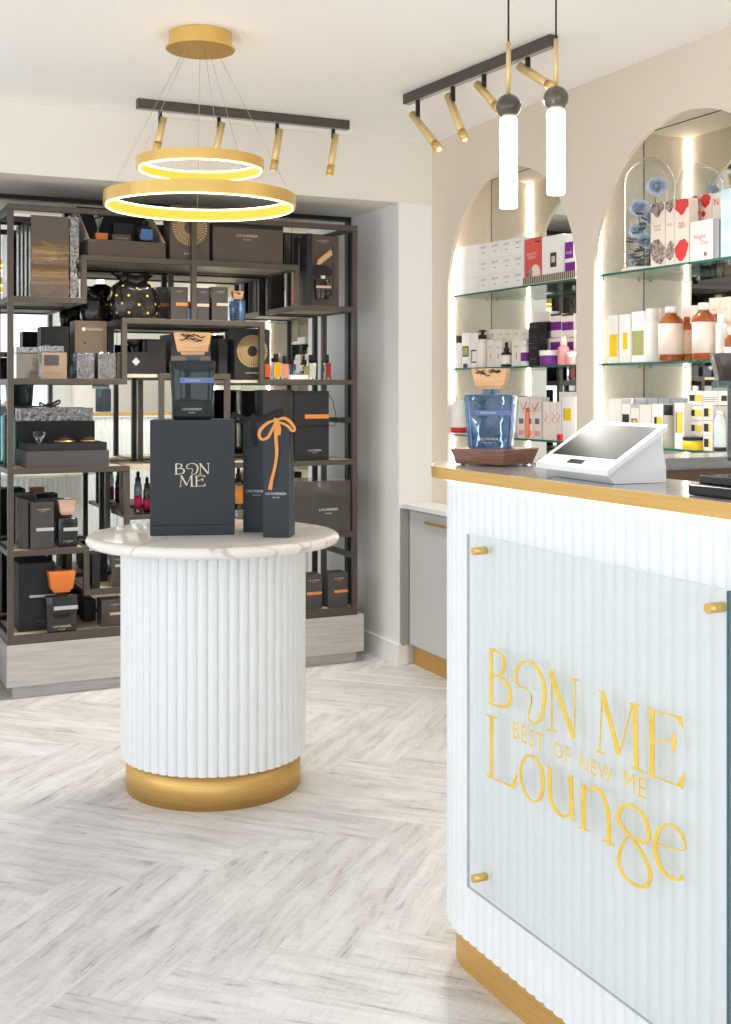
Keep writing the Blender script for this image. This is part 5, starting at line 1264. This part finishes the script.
ncarton('ivory carton with yellow label beside the navy bottle top', 718.5, 733, 392, zq, M_IVORY, .0, .06, bands=((.2, .6, .3, .72, M_DPRINT), (.6, .9, .3, .72, M_YEL2)))
ncarton('plain ivory carton column under the navy bottle carton', 713.2, 733, 406, Z3, M_IVORY, .03, .05)
nbottle('flat glass jar with black lid and yellow label', 694, 19, 437, Z3, M_CLIQ, M_BLACKPL, .25, 1.0, off=-.022, neck=False, name='cosmetic_jar', lab=(M_YEL, .05, .9))
nbottle('pale blue tube with dark cap foot beside the stacks', 720, 10, 411, Z3, mat('pale_blue_plastic', (222, 232, 236), .3), M_WCARD, .1, .6, off=-.015, neck=True, lab=(M_DPRINT, .01, .12))

# ================================================================== LIGHTS, WORLD, CAMERA
def area(name, loc, rot, sx, sy, e, col=(1, 1, 1)):
    l = bpy.data.lights.new(name, 'AREA'); l.shape = 'RECTANGLE'; l.size = sx; l.size_y = sy; l.energy = e; l.color = col
    o = bpy.data.objects.new(name, l); COL.objects.link(o); o.location = loc; o.rotation_euler = rot; return o
for n, y in enumerate((-1.15, 1.2, 3.6)): area('daylight', (XL-.2, y, 1.4), (0, -PI/2, 0), 2.0, 2.1, 9.5, (.93, .97, 1.))
for x in (-.8, 1.55): area('daylight', (x, YB-.2, 1.3), (PI/2, 0, 0), 2.2, 2.25, 10, (.93, .97, 1.))
def point(loc, e, col=(1, .93, .82), r=.03):
    l = bpy.data.lights.new('lamp_glow', 'POINT'); l.energy = e; l.color = col; l.shadow_soft_size = r
    o = bpy.data.objects.new('lamp_glow', l); COL.objects.link(o); o.location = loc
def spot(a, b, e):
    a = Vector(a); b = Vector(b); d = (b-a).normalized(); l = bpy.data.lights.new('spot_beam', 'SPOT'); l.energy = e; l.spot_size = math.radians(95); l.spot_blend = .8; l.color = (1, .95, .87); l.shadow_soft_size = .015
    o = bpy.data.objects.new('spot_beam', l); COL.objects.link(o); o.location = b + d*.006; o.rotation_euler = d.to_track_quat('-Z', 'Y').to_euler()
for a, b in s1: spot(a, b, 20)
for a, b in s2: spot(a, b, 20)
w = bpy.data.worlds.new('World'); bpy.context.scene.world = w; w.use_nodes = True
bg = w.node_tree.nodes['Background']; bg.inputs[0].default_value = (.86, .93, 1., 1); bg.inputs[1].default_value = .5

cam = bpy.data.cameras.new('Camera'); co = bpy.data.objects.new('Camera', cam); COL.objects.link(co)
co.location = (0, 0, HC); co.rotation_euler = (PI/2, 0, -YAW)
cam.sensor_fit = 'HORIZONTAL'; cam.sensor_width = 36; cam.lens = F/731*36; cam.shift_y = (389-512)/731; cam.clip_start = .05
sc_ = bpy.context.scene; sc_.camera = co
sc_.view_settings.view_transform = 'Standard'; sc_.view_settings.look = 'None'; sc_.view_settings.gamma = 1; sc_.view_settings.use_curve_mapping = False
sc_.view_settings.exposure = 1.22
sc_.cycles.max_bounces = 12; sc_.cycles.transparent_max_bounces = 24; sc_.cycles.transmission_bounces = 12; sc_.cycles.glossy_bounces = 6; sc_.cycles.diffuse_bounces = 5
